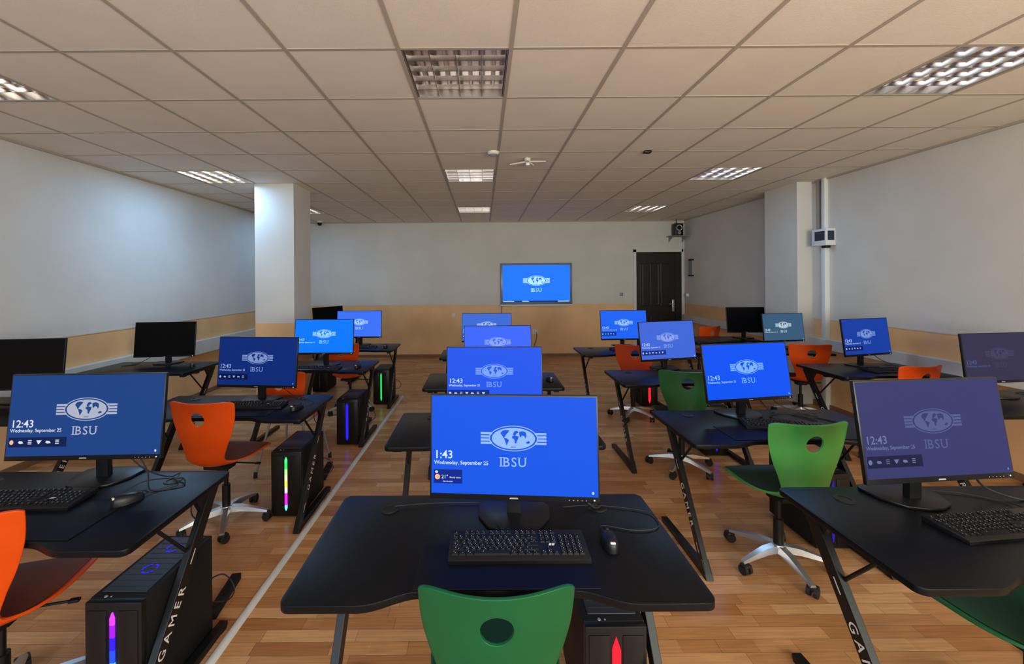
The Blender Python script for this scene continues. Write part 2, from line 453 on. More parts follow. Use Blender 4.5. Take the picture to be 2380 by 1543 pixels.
def make_desk(label, x, y, w=1.2, d=0.575, inset=0.055):
    t = thing('computer_desk', label, 'desk', (x, y, 0), 0, GRP_D)
    m = MB(); m.prism(desk_outline(w, d), 0.727, 0.75, 'Z', bevel=0.003)
    m.build('desktop', M_desk, t, 30)
    for sgn in (-1, 1):
        X = sgn * (w / 2 - inset); a, b = X - 0.014, X + 0.014
        m = MB()
        # slanted upright, foot on the floor and top rail as one Z-shaped frame
        m.prism([(0.05, 0.03), (0.115, 0.03), (0.555, 0.70), (0.49, 0.70)], a, b, 'X', bevel=0.002)
        m.prism([(0.035, 0.006), (0.59, 0.006), (0.60, 0.014), (0.60, 0.03), (0.115, 0.045), (0.09, 0.085), (0.05, 0.03)], a - 0.006, b + 0.006, 'X', bevel=0.002)
        m.prism([(0.08, 0.702), (0.55, 0.702), (0.55, 0.727), (0.08, 0.727)], a, b, 'X')
        m.prism([(0.40, 0.705), (0.555, 0.705), (0.50, 0.60), (0.46, 0.60)], a + 0.004, b - 0.004, 'X')
        leg = m.build('leg', M_steel, t)
        # lettering on the outer face, reading along the upright
        ang = math.atan2(0.67, 0.44)
        n = Vector((sgn, 0, 0))
        vs, fs = text_mesh('G A M E R', 0.052, 'CENTER', 0.012)
        up = Vector((0, math.cos(ang), math.sin(ang)))
        if sgn > 0: ex = up; ez = n.cross(ex)
        else: ex = -up; ez = n.cross(ex)
        Mx = Matrix((ex, ez, n)).transposed().to_4x4()
        cpos = Vector((X + sgn * 0.0147, 0.2575, 0.30))
        Mx.translation = cpos
        m = MB(); vs2 = [v - Vector((0, 0.018, 0)) for v in vs]
        m.mesh([Mx @ v for v in vs2], fs)
        for s2 in (-1, 1): m.mesh([Mx @ Vector(v) for v in ((s2 * 0.19, -0.003, 0), (s2 * 0.245, -0.003, 0), (s2 * 0.245, 0.003, 0), (s2 * 0.19, 0.003, 0))], [(0, 1, 2, 3)])
        m.build('lettering', M_ink, leg)
        m = MB()
        m.cyl((X - sgn * 0.03, 0.20, 0.718), (X - sgn * 0.005, 0.375, 0.50), 0.007, n=8)
        m.rbox(X - 0.022, X + 0.022, 0.06, 0.11, 0.700, 0.727, 0.003)
        m.build('brace', M_steel, t, 40)
        m = MB(); m.rbox(X - 0.02, X + 0.02, 0.04, 0.08, 0.0, 0.012, 0.003); m.rbox(X - 0.02, X + 0.02, 0.555, 0.595, 0.0, 0.012, 0.003)
        m.build('foot_pad', M_rubber, t)
    m = MB(); m.rbox(-w / 2 + inset + 0.014, w / 2 - inset - 0.014, 0.30, 0.34, 0.68, 0.727, 0.003)
    m.build('cross_bar', M_steel, t)
    for sgn in (-1, 1):
        gx, gy = sgn * (w / 2 - 0.20), d - 0.10
        m = MB(); m.lathe([(0.021, 0.7505), (0.024, 0.7535), (0.033, 0.7535), (0.036, 0.7502)], (gx, gy, 0), 28); m.lathe([(0.0, 0.7506), (0.021, 0.7506)], (gx, gy, 0), 28)
        m.build('cable_grommet', M_black, t, 40)
    return t
# name: (centre x, front y, width)
DESKS = {
 'C1': (0.035, 1.12, 1.20, 'black gaming desk nearest the camera, behind the green chair back'),
 'C2': (0.06, 2.18, 1.18, 'black desk second in the centre row, mostly behind the nearest screen'),
 'C3': (0.08, 3.34, 1.16, 'black desk third in the centre row with a mouse at its right end'),
 'C4': (0.08, 4.65, 1.16, 'black desk at the far end of the centre row'),
 'L1': (-1.775, 1.355, 1.20, 'black desk at the left edge above the tower with the purple light'),
 'L2': (-1.755, 2.625, 1.20, 'black desk behind the orange chair, above the rainbow-lit tower'),
 'L3': (-1.745, 4.00, 1.20, 'black desk above the tower with the blue light bar'),
 'L4': (-1.735, 5.20, 1.18, 'black desk above the green-lit tower, right of the pillar'),
 'R1': (1.826, 1.165, 1.20, 'black desk at the lower right with the dim purple screen'),
 'R2': (1.71, 2.185, 1.20, 'black desk in front of which the bright green chair stands'),
 'R3': (1.76, 3.42, 1.20, 'black desk behind the nearest right ones, with the dark green chair before it'),
 'R4': (1.76, 4.78, 1.20, 'black desk near the door with the red-orange chair before it'),
 'Q1': (3.72, 2.60, 1.04, 'black desk by the right wall at the right edge of the photo'),
 'Q2': (3.71, 3.63, 1.06, 'black desk by the right wall below the electrical box'),
 'Q3': (3.56, 4.74, 1.00, 'black desk by the right wall just before the wall pillar'),
 'Q4': (3.42, 5.66, 0.98, 'black desk with the switched-off monitor beyond the wall pillar'),
 'P1': (-3.44, 2.60, 1.08, 'black desk by the left wall at the left edge of the photo'),
 'P2': (-3.42, 3.97, 1.08, 'black desk by the left wall under the small switched-off monitor'),
 'P3': (-2.55, 6.45, 1.00, 'black desk at the far wall behind the free-standing pillar'),
}
for k, (x, y, w, lab) in DESKS.items():
    make_desk(lab, x, y, w, d=0.575 if k[0] in 'CLR' else 0.60, inset=0.06 if k[0] != 'R' else 0.10)

# desk mats
def desk_mat(x0, x1, y0, y1, label):
    m = MB(); m.rbox(x0, x1, y0, y1, 0.7502, 0.7535, 0.0014, seg=1)
    tag(m.build('desk_mat', M_mat), label, 'desk mat', 'black desk mats')
desk_mat(-0.205, 0.33, 1.172, 1.385, 'black desk mat under the nearest keyboard')
desk_mat(-2.15, -1.42, 1.41, 1.66, 'black desk mat, widened to imitate a dark reflection, on the left edge desk beneath its keyboard')  # mat drawn wide so its black stands in for a dark desktop reflection
desk_mat(-2.02, -1.42, 2.69, 2.86, 'black desk mat on the desk above the rainbow-lit tower')
desk_mat(1.36, 2.10, 2.24, 2.46, 'black desk mat, its extra width standing in for a dark reflection, on the desk with the bright green chair')  # extra width of the mat imitates a dark reflection on the laminate

# ------------------------------------------------------------------ monitors
GRP_M = 'flat screen monitors on the desks'
def oval(cx, cy, a, b, n=40, t0=0.0): return [(cx + a * math.cos(2 * math.pi * (i / n) + t0), cy + b * math.sin(2 * math.pi * (i / n) + t0)) for i in range(n)]
CONT = [ # continents on the globe emblem, in emblem units (1 = half width of the globe)
 [(-.60, .22), (-.52, .34), (-.36, .38), (-.18, .36), (-.26, .26), (-.34, .16), (-.40, .06), (-.46, .00), (-.50, .10)],
 [(-.44, .02), (-.30, .00), (-.20, -.08), (-.26, -.20), (-.32, -.32), (-.38, -.14)],
 [(-.02, .18), (.04, .32), (.16, .36), (.24, .28), (.14, .22), (.10, .16), (.04, .12)],
 [(-.06, .10), (.06, .14), (.24, .10), (.22, -.02), (.16, -.12), (.12, -.24), (.06, -.20), (.04, -.04), (-.06, .02)],
 [(.26, .30), (.44, .34), (.58, .28), (.60, .12), (.56, .00), (.50, .12), (.40, .14), (.32, .04), (.28, .14)],
 [(.58, -.16), (.70, -.10), (.78, -.16), (.70, -.22), (.60, -.22)],
 [(-.12, -.40), (.12, -.40), (.12, -.37), (-.12, -.37)],
]
def screen_mesh(w, h, spec, mats_key):
    """one flat display with its picture; x right, z up, facing -y; material slots: 0 picture, 1 emblem, 2 writing, 3 dark panel, 4 icon"""
    m = MB(); U = w / 2000.0
    def put(pts, layer, mi):
        m.face([(p[0], -0.0003 * layer, p[1]) for p in pts], mi)
    put([(-w / 2, -h / 2), (w / 2, -h / 2), (w / 2, h / 2), (-w / 2, h / 2)], 0, 0)
    if spec.get('off'): return m
    def Z(fy): return h / 2 - fy * h
    ex, ey = 0.0, Z(0.43)
    a, b = 262 * U, 126 * U
    # outer ring
    O = oval(ex, ey, 297 * U, 152 * U); I = oval(ex, ey, 285 * U, 142 * U)
    n = len(O)
    for i in range(n): put([O[i], O[(i + 1) % n], I[(i + 1) % n], I[i]], 1, 1)
    put(oval(ex, ey, a, b), 2, 1)
    for k in range(4):
        zc = ey + (1.5 - k) * 38 * U; hh = 13 * U
        inner = 258 * U if k in (0, 3) else 290 * U
        for sg in (-1, 1): put([(ex + sg * inner, zc - hh), (ex + sg * 398 * U, zc - hh), (ex + sg * 398 * U, zc + hh), (ex + sg * inner, zc + hh)], 1, 1)
    for c in CONT: put([(ex + p[0] * a, ey + p[1] * a) for p in c], 3, 0)
    # serif capitals under the emblem
    cap = 108 * U; xb = ex - 160 * U; zb = ey - 330 * U if h / w > 0.5 else ey - 300 * U
    x = xb
    for ch in 'IBSU':
        vs, fs = text_mesh(ch, cap / 0.70, 'LEFT', 0.006)
        wx = max(v.x for v in vs) - min(v.x for v in vs); x0 = min(v.x for v in vs)
        m.mesh([(v.x - x0 + x, -0.0009, v.y + zb) for v in vs], fs, 1)
        sw, sh = 12 * U, 8 * U
        def serif(xa, xb2, zz): put([(xa - sw, zz), (xb2 + sw, zz), (xb2 + sw, zz + sh), (xa - sw, zz + sh)], 3, 1)
        if ch == 'I': serif(x, x + wx, zb); serif(x, x + wx, zb + cap - sh)
        if ch == 'B': serif(x, x, zb); serif(x, x, zb + cap - sh)
        if ch == 'U': serif(x, x + 14 * U, zb + cap - sh); serif(x + wx - 14 * U, x + wx, zb + cap - sh)
        x += wx + 22 * U
    lx = -w / 2 + 32 * U
    if spec.get('time'):
        vs, fs = text_mesh(spec['time'], 135 * U, 'LEFT', 0.012); m.mesh([(v.x + lx, -0.0009, v.y + Z(0.645)) for v in vs], fs, 2)
        vs, fs = text_mesh('Wednesday, September 25', 62 * U, 'LEFT', 0.012); m.mesh([(v.x * 0.98 + lx, -0.0009, v.y + Z(0.705)) for v in vs], fs, 2)
    if spec.get('card'):
        put([(lx - 6 * U, Z(0.90)), (lx + 345 * U, Z(0.90)), (lx + 345 * U, Z(0.76)), (lx - 6 * U, Z(0.76))], 1, 3)
        put(oval(lx + 42 * U, Z(0.835), 32 * U, 32 * U, 20), 2, 4)
        put(oval(lx + 30 * U, Z(0.785), 18 * U, 16 * U, 14), 2, 2)
        for (s, sx, zz, sz) in (("21\u00b0", 90, 0.85, 60), ('Mostly sunny', 190, 0.845, 26), ('See forecast', 110, 0.885, 24)):
            vs, fs = text_mesh(s, sz * U, 'LEFT', 0.01); m.mesh([(v.x + lx + sx * U, -0.0009, v.y + Z(zz)) for v in vs], fs, 2)
    if spec.get('icons'):
        nn = spec['icons']
        put([(lx - 10 * U, Z(0.89)), (lx + (120 * nn + 20) * U, Z(0.89)), (lx + (120 * nn + 20) * U, Z(0.77)), (lx - 10 * U, Z(0.77))], 1, 3)
        for i in range(nn):
            xx = lx + (30 + 118 * i) * U; zz = Z(0.83)
            if i == 0: put(oval(xx, zz, 26 * U, 30 * U, 16), 2, 4)
            elif i % 3 == 1: put([(xx - 34 * U, zz - 4 * U), (xx - 20 * U, zz + 18 * U), (xx + 20 * U, zz + 12 * U), (xx + 38 * U, zz - 14 * U), (xx - 10 * U, zz - 20 * U)], 2, 2)
            elif i % 3 == 2:
                for kk in range(3): put([(xx - 24 * U, zz + (-26 + 22 * kk) * U), (xx + 24 * U, zz + (-26 + 22 * kk) * U), (xx + 24 * U, zz + (-16 + 22 * kk) * U), (xx - 24 * U, zz + (-16 + 22 * kk) * U)], 2, 2)
            else: put([(xx - 34 * U, zz + 24 * U), (xx + 34 * U, zz + 24 * U), (xx + 4 * U, zz - 24 * U), (xx - 8 * U, zz - 24 * U)], 2, 2)
    if spec.get('time'):
        put(oval(w / 2 - 60 * U, -h / 2 + 45 * U, 13 * U, 16 * U, 14), 1, 2)
    return m

def make_monitor(key, label, x, y, ztop, h, yaw, colour, ink, spec, w=0.61, tilt=7.0, desk_z=0.75, pole_y=0.05, base_dy=0.0):
    t = thing('monitor', label, 'monitor', (x, y, desk_z), R(yaw), GRP_M)
    zt = ztop - desk_z
    Mt = Matrix.Translation((0, 0, zt - h / 2)) @ Matrix.Rotation(R(-tilt), 4, 'X')
    m = MB()
    # thin bezel frame and rounded back shell
    m.rbox(-w / 2, w / 2, 0.0, 0.016, -h / 2, h / 2, 0.003, M=Mt)
    m.rbox(-w / 2 + 0.05, w / 2 - 0.05, 0.012, 0.042, -h / 2 + 0.03, h / 2 - 0.07, 0.012, M=Mt)
    m.build('housing', M_black, t, 35)
    bz, bb = 0.006, 0.020
    sw, sh = w - 2 * bz, h - bz - bb
    sm = screen_mesh(sw, sh, spec, key)
    Ms = Mt @ Matrix.Translation((0, -0.0004, (bb - bz) / 2))
    sm.v = [tuple(Ms @ Vector(v)) for v in sm.v]
    if spec.get('off'):
        mats = [mat('screen_off', (0.002, 0.002, 0.003), 0.3, spec=0.12)]
    else:
        pk = tuple(int(c * 0.35 + i * 0.0) for c, i in zip(colour, ink))
        ic = (255, 190, 140) if key in ('C1', 'L1') else ink
        mats = [glow('display_' + key, colour), glow('emblem_' + key, spec.get('em', ink)), glow('writing_' + key, ink), glow('panel_' + key, (int(colour[0] * .4), int(colour[1] * .45), int(colour[2] * .6))), glow('icon_' + key, ic)]
    sm.build('screen', mats, t)
    # maker's mark and buttons on the lower bezel
    m = MB()
    m.face([Mt @ Vector(v) for v in ((-0.016, -0.0006, -h / 2 + 0.006), (0.016, -0.0006, -h / 2 + 0.006), (0.014, -0.0006, -h / 2 + 0.011), (-0.013, -0.0006, -h / 2 + 0.011))])
    for i in range(5):
        xx = w / 2 - 0.11 + i * 0.015
        m.face([Mt @ Vector(v) for v in ((xx, -0.0006, -h / 2 + 0.006), (xx + 0.003, -0.0006, -h / 2 + 0.006), (xx + 0.003, -0.0006, -h / 2 + 0.009), (xx, -0.0006, -h / 2 + 0.009))])
    m.build('marking', M_inkd, t)
    m = MB(); m.lathe([(0, 0.0015), (0.0025, 0.001), (0.003, 0)], (0, 0, 0), 10, M=Mt @ Matrix.Translation((w / 2 - 0.02, -0.0006, -h / 2 + 0.009)) @ Matrix.Rotation(R(90), 4, 'X'))
    m.build('power_light', glow('monitor_led', (235, 240, 255)), t)
    # stand: flat pole and a wide rounded base plate
    m = MB()
    m.prism([(pole_y + 0.012, 0.008), (pole_y + 0.040, 0.008), (pole_y + 0.034, zt - h * 0.55), (pole_y + 0.012, zt - h * 0.55)], -0.026, 0.026, 'X', bevel=0.002)
    m.rbox(-0.03, 0.03, 0.02, pole_y + 0.03, zt - h * 0.62, zt - h * 0.40, 0.004)
    m.build('stand_pole', M_black, t, 40)
    m = MB()
    P = [(-0.115, 0.125), (0.115, 0.125), (0.135, 0.10), (0.13, 0.02), (0.09, -0.05), (0.03, -0.075), (-0.03, -0.075), (-0.09, -0.05), (-0.13, 0.02), (-0.135, 0.10)]
    m.prism([(px_, py_ + pole_y - 0.03 + base_dy) for px_, py_ in P], 0.0, 0.011, 'Z', bevel=0.003); m.build('stand_base', M_black, t, 40)
    return t
BL = (190, 225, 255)
OFF = dict(off=1)
MON = [
 ('C1', 'nearest monitor of the centre row, bright blue, clock reading 1:43', 0.107, 1.50, 1.208, 0.372, -4.0, (18, 88, 235), (215, 235, 255), dict(time='1:43', card=1, em=(150, 190, 255)), 5.0),
 ('C2', 'blue monitor second in the centre row, seen above the nearest screen', 0.069, 2.63, 1.202, 0.37, -2.0, (36, 88, 238), (200, 225, 255), dict(time='12:43', icons=7, em=(125, 165, 255)), 6.0),
 ('C3', 'blue monitor third in the centre row, only its top visible', 0.131, 3.74, 1.215, 0.36, 0.0, (62, 105, 255), (180, 210, 255), dict(time='12:43', em=(135, 165, 255)), 6.0),
 ('C4', 'farthest monitor of the centre row, below the wall screen', 0.044, 5.06, 1.219, 0.352, 0.0, (62, 108, 215), (180, 205, 255), dict(time='12:43', icons=3, em=(170, 195, 245)), 6.0),
 ('L1', 'large dull blue monitor at the left edge, clock reading 12:43', -1.709, 1.78, 1.2355, 0.362, 1.5, (28, 66, 132), (225, 225, 235), dict(time='12:43', icons=6, em=(175, 180, 200)), 6.0),
 ('L2', 'dark navy monitor behind the orange chair', -1.660, 3.04, 1.221, 0.370, -5.0, (8, 42, 118), (150, 170, 220), dict(time='12:43', icons=6, em=(120, 145, 200)), 6.0),
 ('L3', 'bright azure monitor in front of the free-standing pillar', -1.645, 4.28, 1.232, 0.362, 0.0, (10, 122, 255), (170, 220, 255), dict(time='12:43', em=(150, 210, 255)), 6.0),
 ('L4', 'farthest lit monitor of the left row, right of the pillar', -1.688, 5.64, 1.219, 0.370, 0.0, (62, 116, 250), (170, 200, 255), dict(time='12:43', em=(160, 205, 255)), 6.0),
 ('R1', 'large dim purple monitor at the right edge, clock reading 12:43', 1.697, 1.56, 1.240, 0.372, 5.0, (54, 56, 108), (108, 118, 158), dict(time='12:43', icons=6, em=(84, 92, 140)), 8.0),
 ('R2', 'bright blue monitor above the bright green chair', 1.665, 2.61, 1.217, 0.358, 10.0, (8, 84, 246), (150, 200, 255), dict(time='12:43', em=(120, 180, 255)), 9.0),
 ('R3', 'periwinkle blue monitor above the dark green chair', 1.793, 4.02, 1.216, 0.380, 13.0, (66, 104, 216), (190, 205, 255), dict(time='12:43', icons=7, em=(140, 165, 235)), 8.0),
 ('R4', 'blue monitor in front of the dark door', 1.829, 5.38, 1.220, 0.385, 2.0, (30, 100, 244), (180, 215, 255), dict(time='12:43', icons=5, em=(150, 195, 255)), 7.0),
 ('Q1', 'dim grey-purple monitor by the right wall, cut by the photo edge', 3.77, 3.02, 1.215, 0.36, 6.0, (54, 50, 78), (82, 92, 135), dict(time='12:43', em=(66, 64, 96)), 6.0),
 ('Q2', 'dark blue monitor by the right wall above an orange chair', 3.780, 4.08, 1.222, 0.365, 14.0, (22, 62, 162), (180, 205, 255), dict(time='12:43', icons=6, em=(120, 150, 215)), 7.0),
 ('Q3', 'teal grey monitor just before the wall pillar', 3.745, 5.16, 1.185, 0.352, 8.0, (58, 92, 122), (200, 215, 225), dict(time='12:43', em=(185, 205, 215)), 6.0),
 ('Q4', 'switched-off black monitor beyond the wall pillar', 3.83, 6.03, 1.205, 0.372, 0.0, (0, 0, 0), (0, 0, 0), OFF, 6.0),
 ('P1', 'switched-off black monitor at the left edge by the wall', -3.435, 3.06, 1.215, 0.375, 6.0, (0, 0, 0), (0, 0, 0), OFF, 6.0),
 ('P2', 'switched-off black monitor by the left wall, whole screen visible', -3.420, 4.45, 1.200, 0.375, 6.0, (0, 0, 0), (0, 0, 0), OFF, 6.0),
 ('P3', 'switched-off black monitor turned sideways beside the far pillar', -2.50, 6.72, 1.21, 0.36, 62.0, (0, 0, 0), (0, 0, 0), OFF, 6.0),
]
for k, lab, x, y, zt, h, yaw, col, ink, spec, tilt in MON:
    wv = {'Q3': 0.57, 'Q4': 0.56, 'L1': 0.654}.get(k, 0.61)
    make_monitor(k, lab, x, y, zt, h, yaw, col, ink, spec, w=wv, tilt=tilt, pole_y={'L1': 0.06, 'R1': 0.05}.get(k, 0.03), base_dy={'R1': 0.045, 'R2': 0.03, 'L1': 0.02}.get(k, 0.0))

# ------------------------------------------------------------------ keyboards and mice
GRP_K = 'black keyboards on the desks'; GRP_MO = 'black computer mice on the desks'
kb = thing('keyboard', 'black keyboard with white key legends on the nearest desk', 'keyboard', (0.108, 1.345, 0.7535), 0, GRP_K)
m = MB()
m.prism([(-0.070, 0.0), (0.068, 0.0), (0.068, 0.021), (-0.066, 0.013), (-0.070, 0.010)], -0.222, 0.222, 'X', bevel=0.002)
m.build('case', M_black, kb, 35)
m = MB(); lg = MB(); dots = MB()
def key(x, y, wd, dp, n):
    z = 0.0142 + (y + 0.065) / 0.13 * 0.0062
    b = 0.0022
    lo = [(x, y), (x + wd, y), (x + wd, y + dp), (x, y + dp)]; hi = [(x + b, y + b), (x + wd - b, y + b), (x + wd - b, y + dp - b * .5), (x + b, y + dp - b * .5)]
    vs = [(p[0], p[1], z - 0.002) for p in lo] + [(p[0], p[1], z + 0.005) for p in hi]
    m.mesh(vs, [(4, 5, 6, 7), (0, 1, 5, 4), (1, 2, 6, 5), (2, 3, 7, 6), (3, 0, 4, 7)])
    s = random.choice([0.003, 0.004, 0.005]); zz = z + 0.0052
    for gx, gy in ((0.25, 0.62), (0.5, 0.28)):
        if random.random() < 0.85:
            sx = x + wd * gx; sy = y + dp * gy
            lg.mesh([(sx, sy, zz), (sx + 0.0012, sy, zz), (sx + 0.0012 + s * .4, sy + s, zz), (sx + s * .4, sy + s, zz)], [(0, 1, 2, 3)])
ux = 0.0186; uy = 0.0182; x0 = -0.212
rows = [[1, -1, 1, 1, 1, 1, -.5, 1, 1, 1, 1, -.5, 1, 1, 1, 1], [1] * 13 + [2], [1.5] + [1] * 12 + [1.5], [1.75] + [1] * 11 + [2.25], [2.25] + [1] * 10 + [2.75], [1.25, 1.25, 1.25, 6.25, 1.25, 1.25, 1.25, 1.25]]
for r_, row in enumerate(rows):
    y = 0.052 - r_ * uy - (0.0 if r_ == 0 else 0.006); x = x0
    for k_ in row:
        if k_ > 0: key(x, y - 0.006, k_ * ux - 0.0018, uy - 0.0018, 0)
        x += abs(k_) * ux
    xn = x0 + 15.3 * ux
    if r_ in (0, 1, 2):
        for i in range(3): key(xn + i * ux, y - 0.006, ux - 0.0018, uy - 0.0018, 0)
    if r_ == 4: key(xn + ux, y - 0.006, ux - 0.0018, uy - 0.0018, 0)
    if r_ == 5:
        for i in range(3): key(xn + i * ux, y - 0.006, ux - 0.0018, uy - 0.0018, 0)
    xn += 3.3 * ux
    if r_ >= 1:
        for i in range(4): key(xn + i * ux, y - 0.006, ux - 0.0018, uy - 0.0018, 0)
m.build('keycaps', M_blackm, kb)
lg.build('key_legends', M_ink, kb)
m = MB()
for q0 in (0.098, 0.108):
    m.mesh([(q0, -0.010, 0.0182), (q0 + 0.008, -0.010, 0.0182), (q0 + 0.012, 0.000, 0.0188), (q0 + 0.004, 0.000, 0.0188)], [(0, 1, 2, 3)])
m.build('logo', M_ink, kb)

def mouse_mesh():
    m = MB(); nu, nv = 20, 9; vs = []
    for j in range(nv):
        ph = j / (nv - 1) * math.pi / 2
        for i in range(nu):
            th = 2 * math.pi * i / nu
            a = 0.030 * (1 - 0.10 * math.cos(2 * th)); yy = 0.054 * math.sin(th); xx = a * math.cos(th)
            r = math.cos(ph) ** 0.55 if ph < math.pi / 2 - 1e-6 else 0.0
            z = 0.036 * math.sin(ph) ** 0.8 * (1 - 0.25 * (yy * r / 0.054)) - 0.002 * 0
            vs.append((xx * r, yy * r, max(0.001, z)))
    fs = [(j * nu + i, j * nu + (i + 1) % nu, (j + 1) * nu + (i + 1) % nu, (j + 1) * nu + i) for j in range(nv - 1) for i in range(nu)]
    fs.append(tuple(range(nu))[::-1]); m.mesh(vs, fs); return m
mo = thing('computer_mouse', 'black mouse on the nearest desk, right of the keyboard', 'mouse', (0.415, 1.372, 0.7505), R(-4), GRP_MO)
mouse_mesh().build('shell', M_black, mo, 60)
m = MB(); m.cyl((-0.004, 0.036, 0.026), (0.004, 0.036, 0.026), 0.007, n=14); m.build('scroll_wheel', M_rubber, mo, 40)
m = MB(); m.rbox(-0.008, 0.008, -0.048, -0.041, 0.0285, 0.0340, 0.001, seg=1); m.build('logo', M_ink, mo)
KB = [('black keyboard at the left edge, below the dull blue screen', -1.83, 1.65, 3), ('black keyboard on the desk above the rainbow-lit tower', -1.62, 2.90, 4),
      ('black keyboard below the bright azure screen', -1.65, 4.12, 0), ('black keyboard on the desk above the green-lit tower', -1.62, 5.42, 0),
      ('black keyboard at the right edge, below the dim purple screen', 1.80, 1.445, 6), ('black keyboard below the bright blue screen, behind the bright green chair', 1.76, 2.42, -14),
      ('black keyboard below the periwinkle screen', 1.84, 3.70, 6), ('black keyboard on the desk near the door', 1.80, 5.12, 3),
      ('black keyboard by the right wall below the dark blue screen', 3.80, 3.86, 6), ('black keyboard on the second desk of the centre row', 0.07, 2.40, 0),
      ('black keyboard on the third desk of the centre row', 0.13, 3.55, 0)]
for lab, x, y, a in KB:
    z = 0.7535 if (x in (-1.83, -1.62, 1.76) and y < 3) else 0.7503
    dup(kb, (x, y, z + 0.0003), R(a), lab)
MO = [('black mouse on the left edge desk beside its grommet cable', -1.425, 1.655, -38), ('black mouse on the desk above the rainbow-lit tower', -1.285, 2.845, -20),
      ('black mouse beside the bright azure screen', -1.27, 4.19, -10), ('black mouse on the desk above the green-lit tower', -1.28, 5.44, 0),
      ('black mouse at the right end of the third centre desk', 0.575, 3.60, 10), ('black mouse on the near desk by the left wall, cut by the photo edge', -3.0, 2.85, 0),
      ('black mouse beside the switched-off monitor by the left wall', -3.02, 4.30, 30), ('black mouse by the keyboard of the periwinkle screen', 2.17, 3.72, 0)]
for lab, x, y, a in MO: dup(mo, (x, y, 0.7506), R(a), lab)

# ------------------------------------------------------------------ chairs
def lerp_tab(tab, s):
    for i in range(len(tab) - 1):
        if s <= tab[i + 1][0]:
            a, b = tab[i], tab[i + 1]; t = (s - a[0]) / (b[0] - a[0])
            # Catmull-Rom between rows for a smooth shell
            p = tab[max(i - 1, 0)]; n = tab[min(i + 2, len(tab) - 1)]
            return [0.5 * (2 * a[k] + (b[k] - p[k]) * t + (2 * p[k] - 5 * a[k] + 4 * b[k] - n[k]) * t * t + (3 * a[k] - p[k] - 3 * b[k] + n[k]) * t ** 3) for k in range(1, len(a))]
    return list(tab[-1][1:])
# s, y, z, half width, edge curl
SHELL = [(0.00, 0.235, 0.435, 0.130, -0.012), (0.05, 0.222, 0.455, 0.178, -0.008), (0.12, 0.175, 0.465, 0.205, 0.004), (0.22, 0.09, 0.458, 0.212, 0.016),
         (0.32, 0.00, 0.448, 0.208, 0.026), (0.41, -0.08, 0.443, 0.190, 0.034), (0.48, -0.145, 0.448, 0.160, 0.036), (0.54, -0.190, 0.472, 0.135, 0.032),
         (0.60, -0.212, 0.515, 0.128, 0.030), (0.68, -0.220, 0.585, 0.148, 0.034), (0.77, -0.230, 0.665, 0.180, 0.042), (0.86, -0.243, 0.750, 0.204, 0.050),
         (0.94, -0.256, 0.825, 0.213, 0.055), (1.00, -0.266, 0.880, 0.214, 0.056)]
def shell_pt(s, t, off=0.0):
    if s > 0.8: s = s - 0.026 * abs(t) ** 8 * ((s - 0.8) / 0.2) ** 2
    y, z, hw, c = lerp_tab(SHELL, s)
    y2, z2, _, _ = lerp_tab(SHELL, min(1.0, s + 0.004)); y1, z1, _, _ = lerp_tab(SHELL, max(0.0, s - 0.004))
    d = Vector((0, y2 - y1, z2 - z1)); d = d.normalized(); nrm = Vector((0, -d.z, d.y)) * -1   # towards the sitter
    nrm = Vector((0, d.z, -d.y))
    if nrm.z < 0 and s < 0.5: nrm = -nrm
    if s >= 0.5 and nrm.y < 0: nrm = -nrm
    return Vector((hw * t, y, z)) + nrm * (c * t * t + off)
HOLE = (0.888, 0.0, 0.046)     # s, x, radius in metres
def build_shell():
    NS, NT = 76, 30; V = {}; bm = bmesh.new()
    def metric(s, t):
        p = shell_pt(s, t); c = shell_pt(HOLE[0], 0); return p.x, (p.z - c.z) * 1.02
    for i in range(NS + 1):
        for j in range(NT + 1):
            s = i / NS; t = -1 + 2 * j / NT
            mx, mz = metric(s, t); d = math.hypot(mx, mz) if s > 0.7 else 9
            p = shell_pt(s, t)
            if d < HOLE[2] and d > HOLE[2] - 0.011:
                k = HOLE[2] / d
                c = shell_pt(HOLE[0], 0)
                # push outwards on to the rim
                tt = t * k if abs(t) > 1e-6 else t
                ds = (s - HOLE[0]) * k + HOLE[0]
                p = shell_pt(ds, tt)
            V[i, j] = (bm.verts.new(p), d)
    for i in range(NS):
        for j in range(NT):
            q = [V[i, j], V[i + 1, j], V[i + 1, j + 1], V[i, j + 1]]
            if min(a[1] for a in q) < HOLE[2] - 0.011: continue
            bm.faces.new([a[0] for a in q])
    loose = [v for v in bm.verts if not v.link_faces]
    bmesh.ops.delete(bm, geom=loose, context='VERTS')
    # smooth the rim of the hole on to a true ellipse
    c = shell_pt(HOLE[0], 0)
    for v in bm.verts:
        if v.is_boundary and abs(v.co.x) < 0.07 and abs(v.co.z - c.z) < 0.07:
            a = math.atan2((v.co.z - c.z), v.co.x)
            v.co.x = HOLE[2] * 0.98 * math.cos(a); v.co.z = c.z + HOLE[2] * 0.98 * math.sin(a)
    bmesh.ops.recalc_face_normals(bm, faces=bm.faces[:])
    me = bpy.data.meshes.new('seat_shell'); bm.to_mesh(me); bm.free()
    ob = bpy.data.objects.new('seat_shell', me); C.objects.link(ob)
    so = ob.modifiers.new('thickness', 'SOLIDIFY'); so.thickness = 0.011; so.offset = 0
    be = ob.modifiers.new('rim', 'BEVEL'); be.width = 0.0035; be.segments = 2; be.limit_method = 'ANGLE'; be.angle_limit = R(50)
    dg = bpy.context.evaluated_depsgraph_get()
    me2 = bpy.data.meshes.new_from_object(ob.evaluated_get(dg)); me2.name = 'seat_shell'
    bpy.data.objects.remove(ob)
    for p in me2.polygons: p.use_smooth = True
    me2.set_sharp_from_angle(angle=R(60))
    return me2
SH = build_shell()
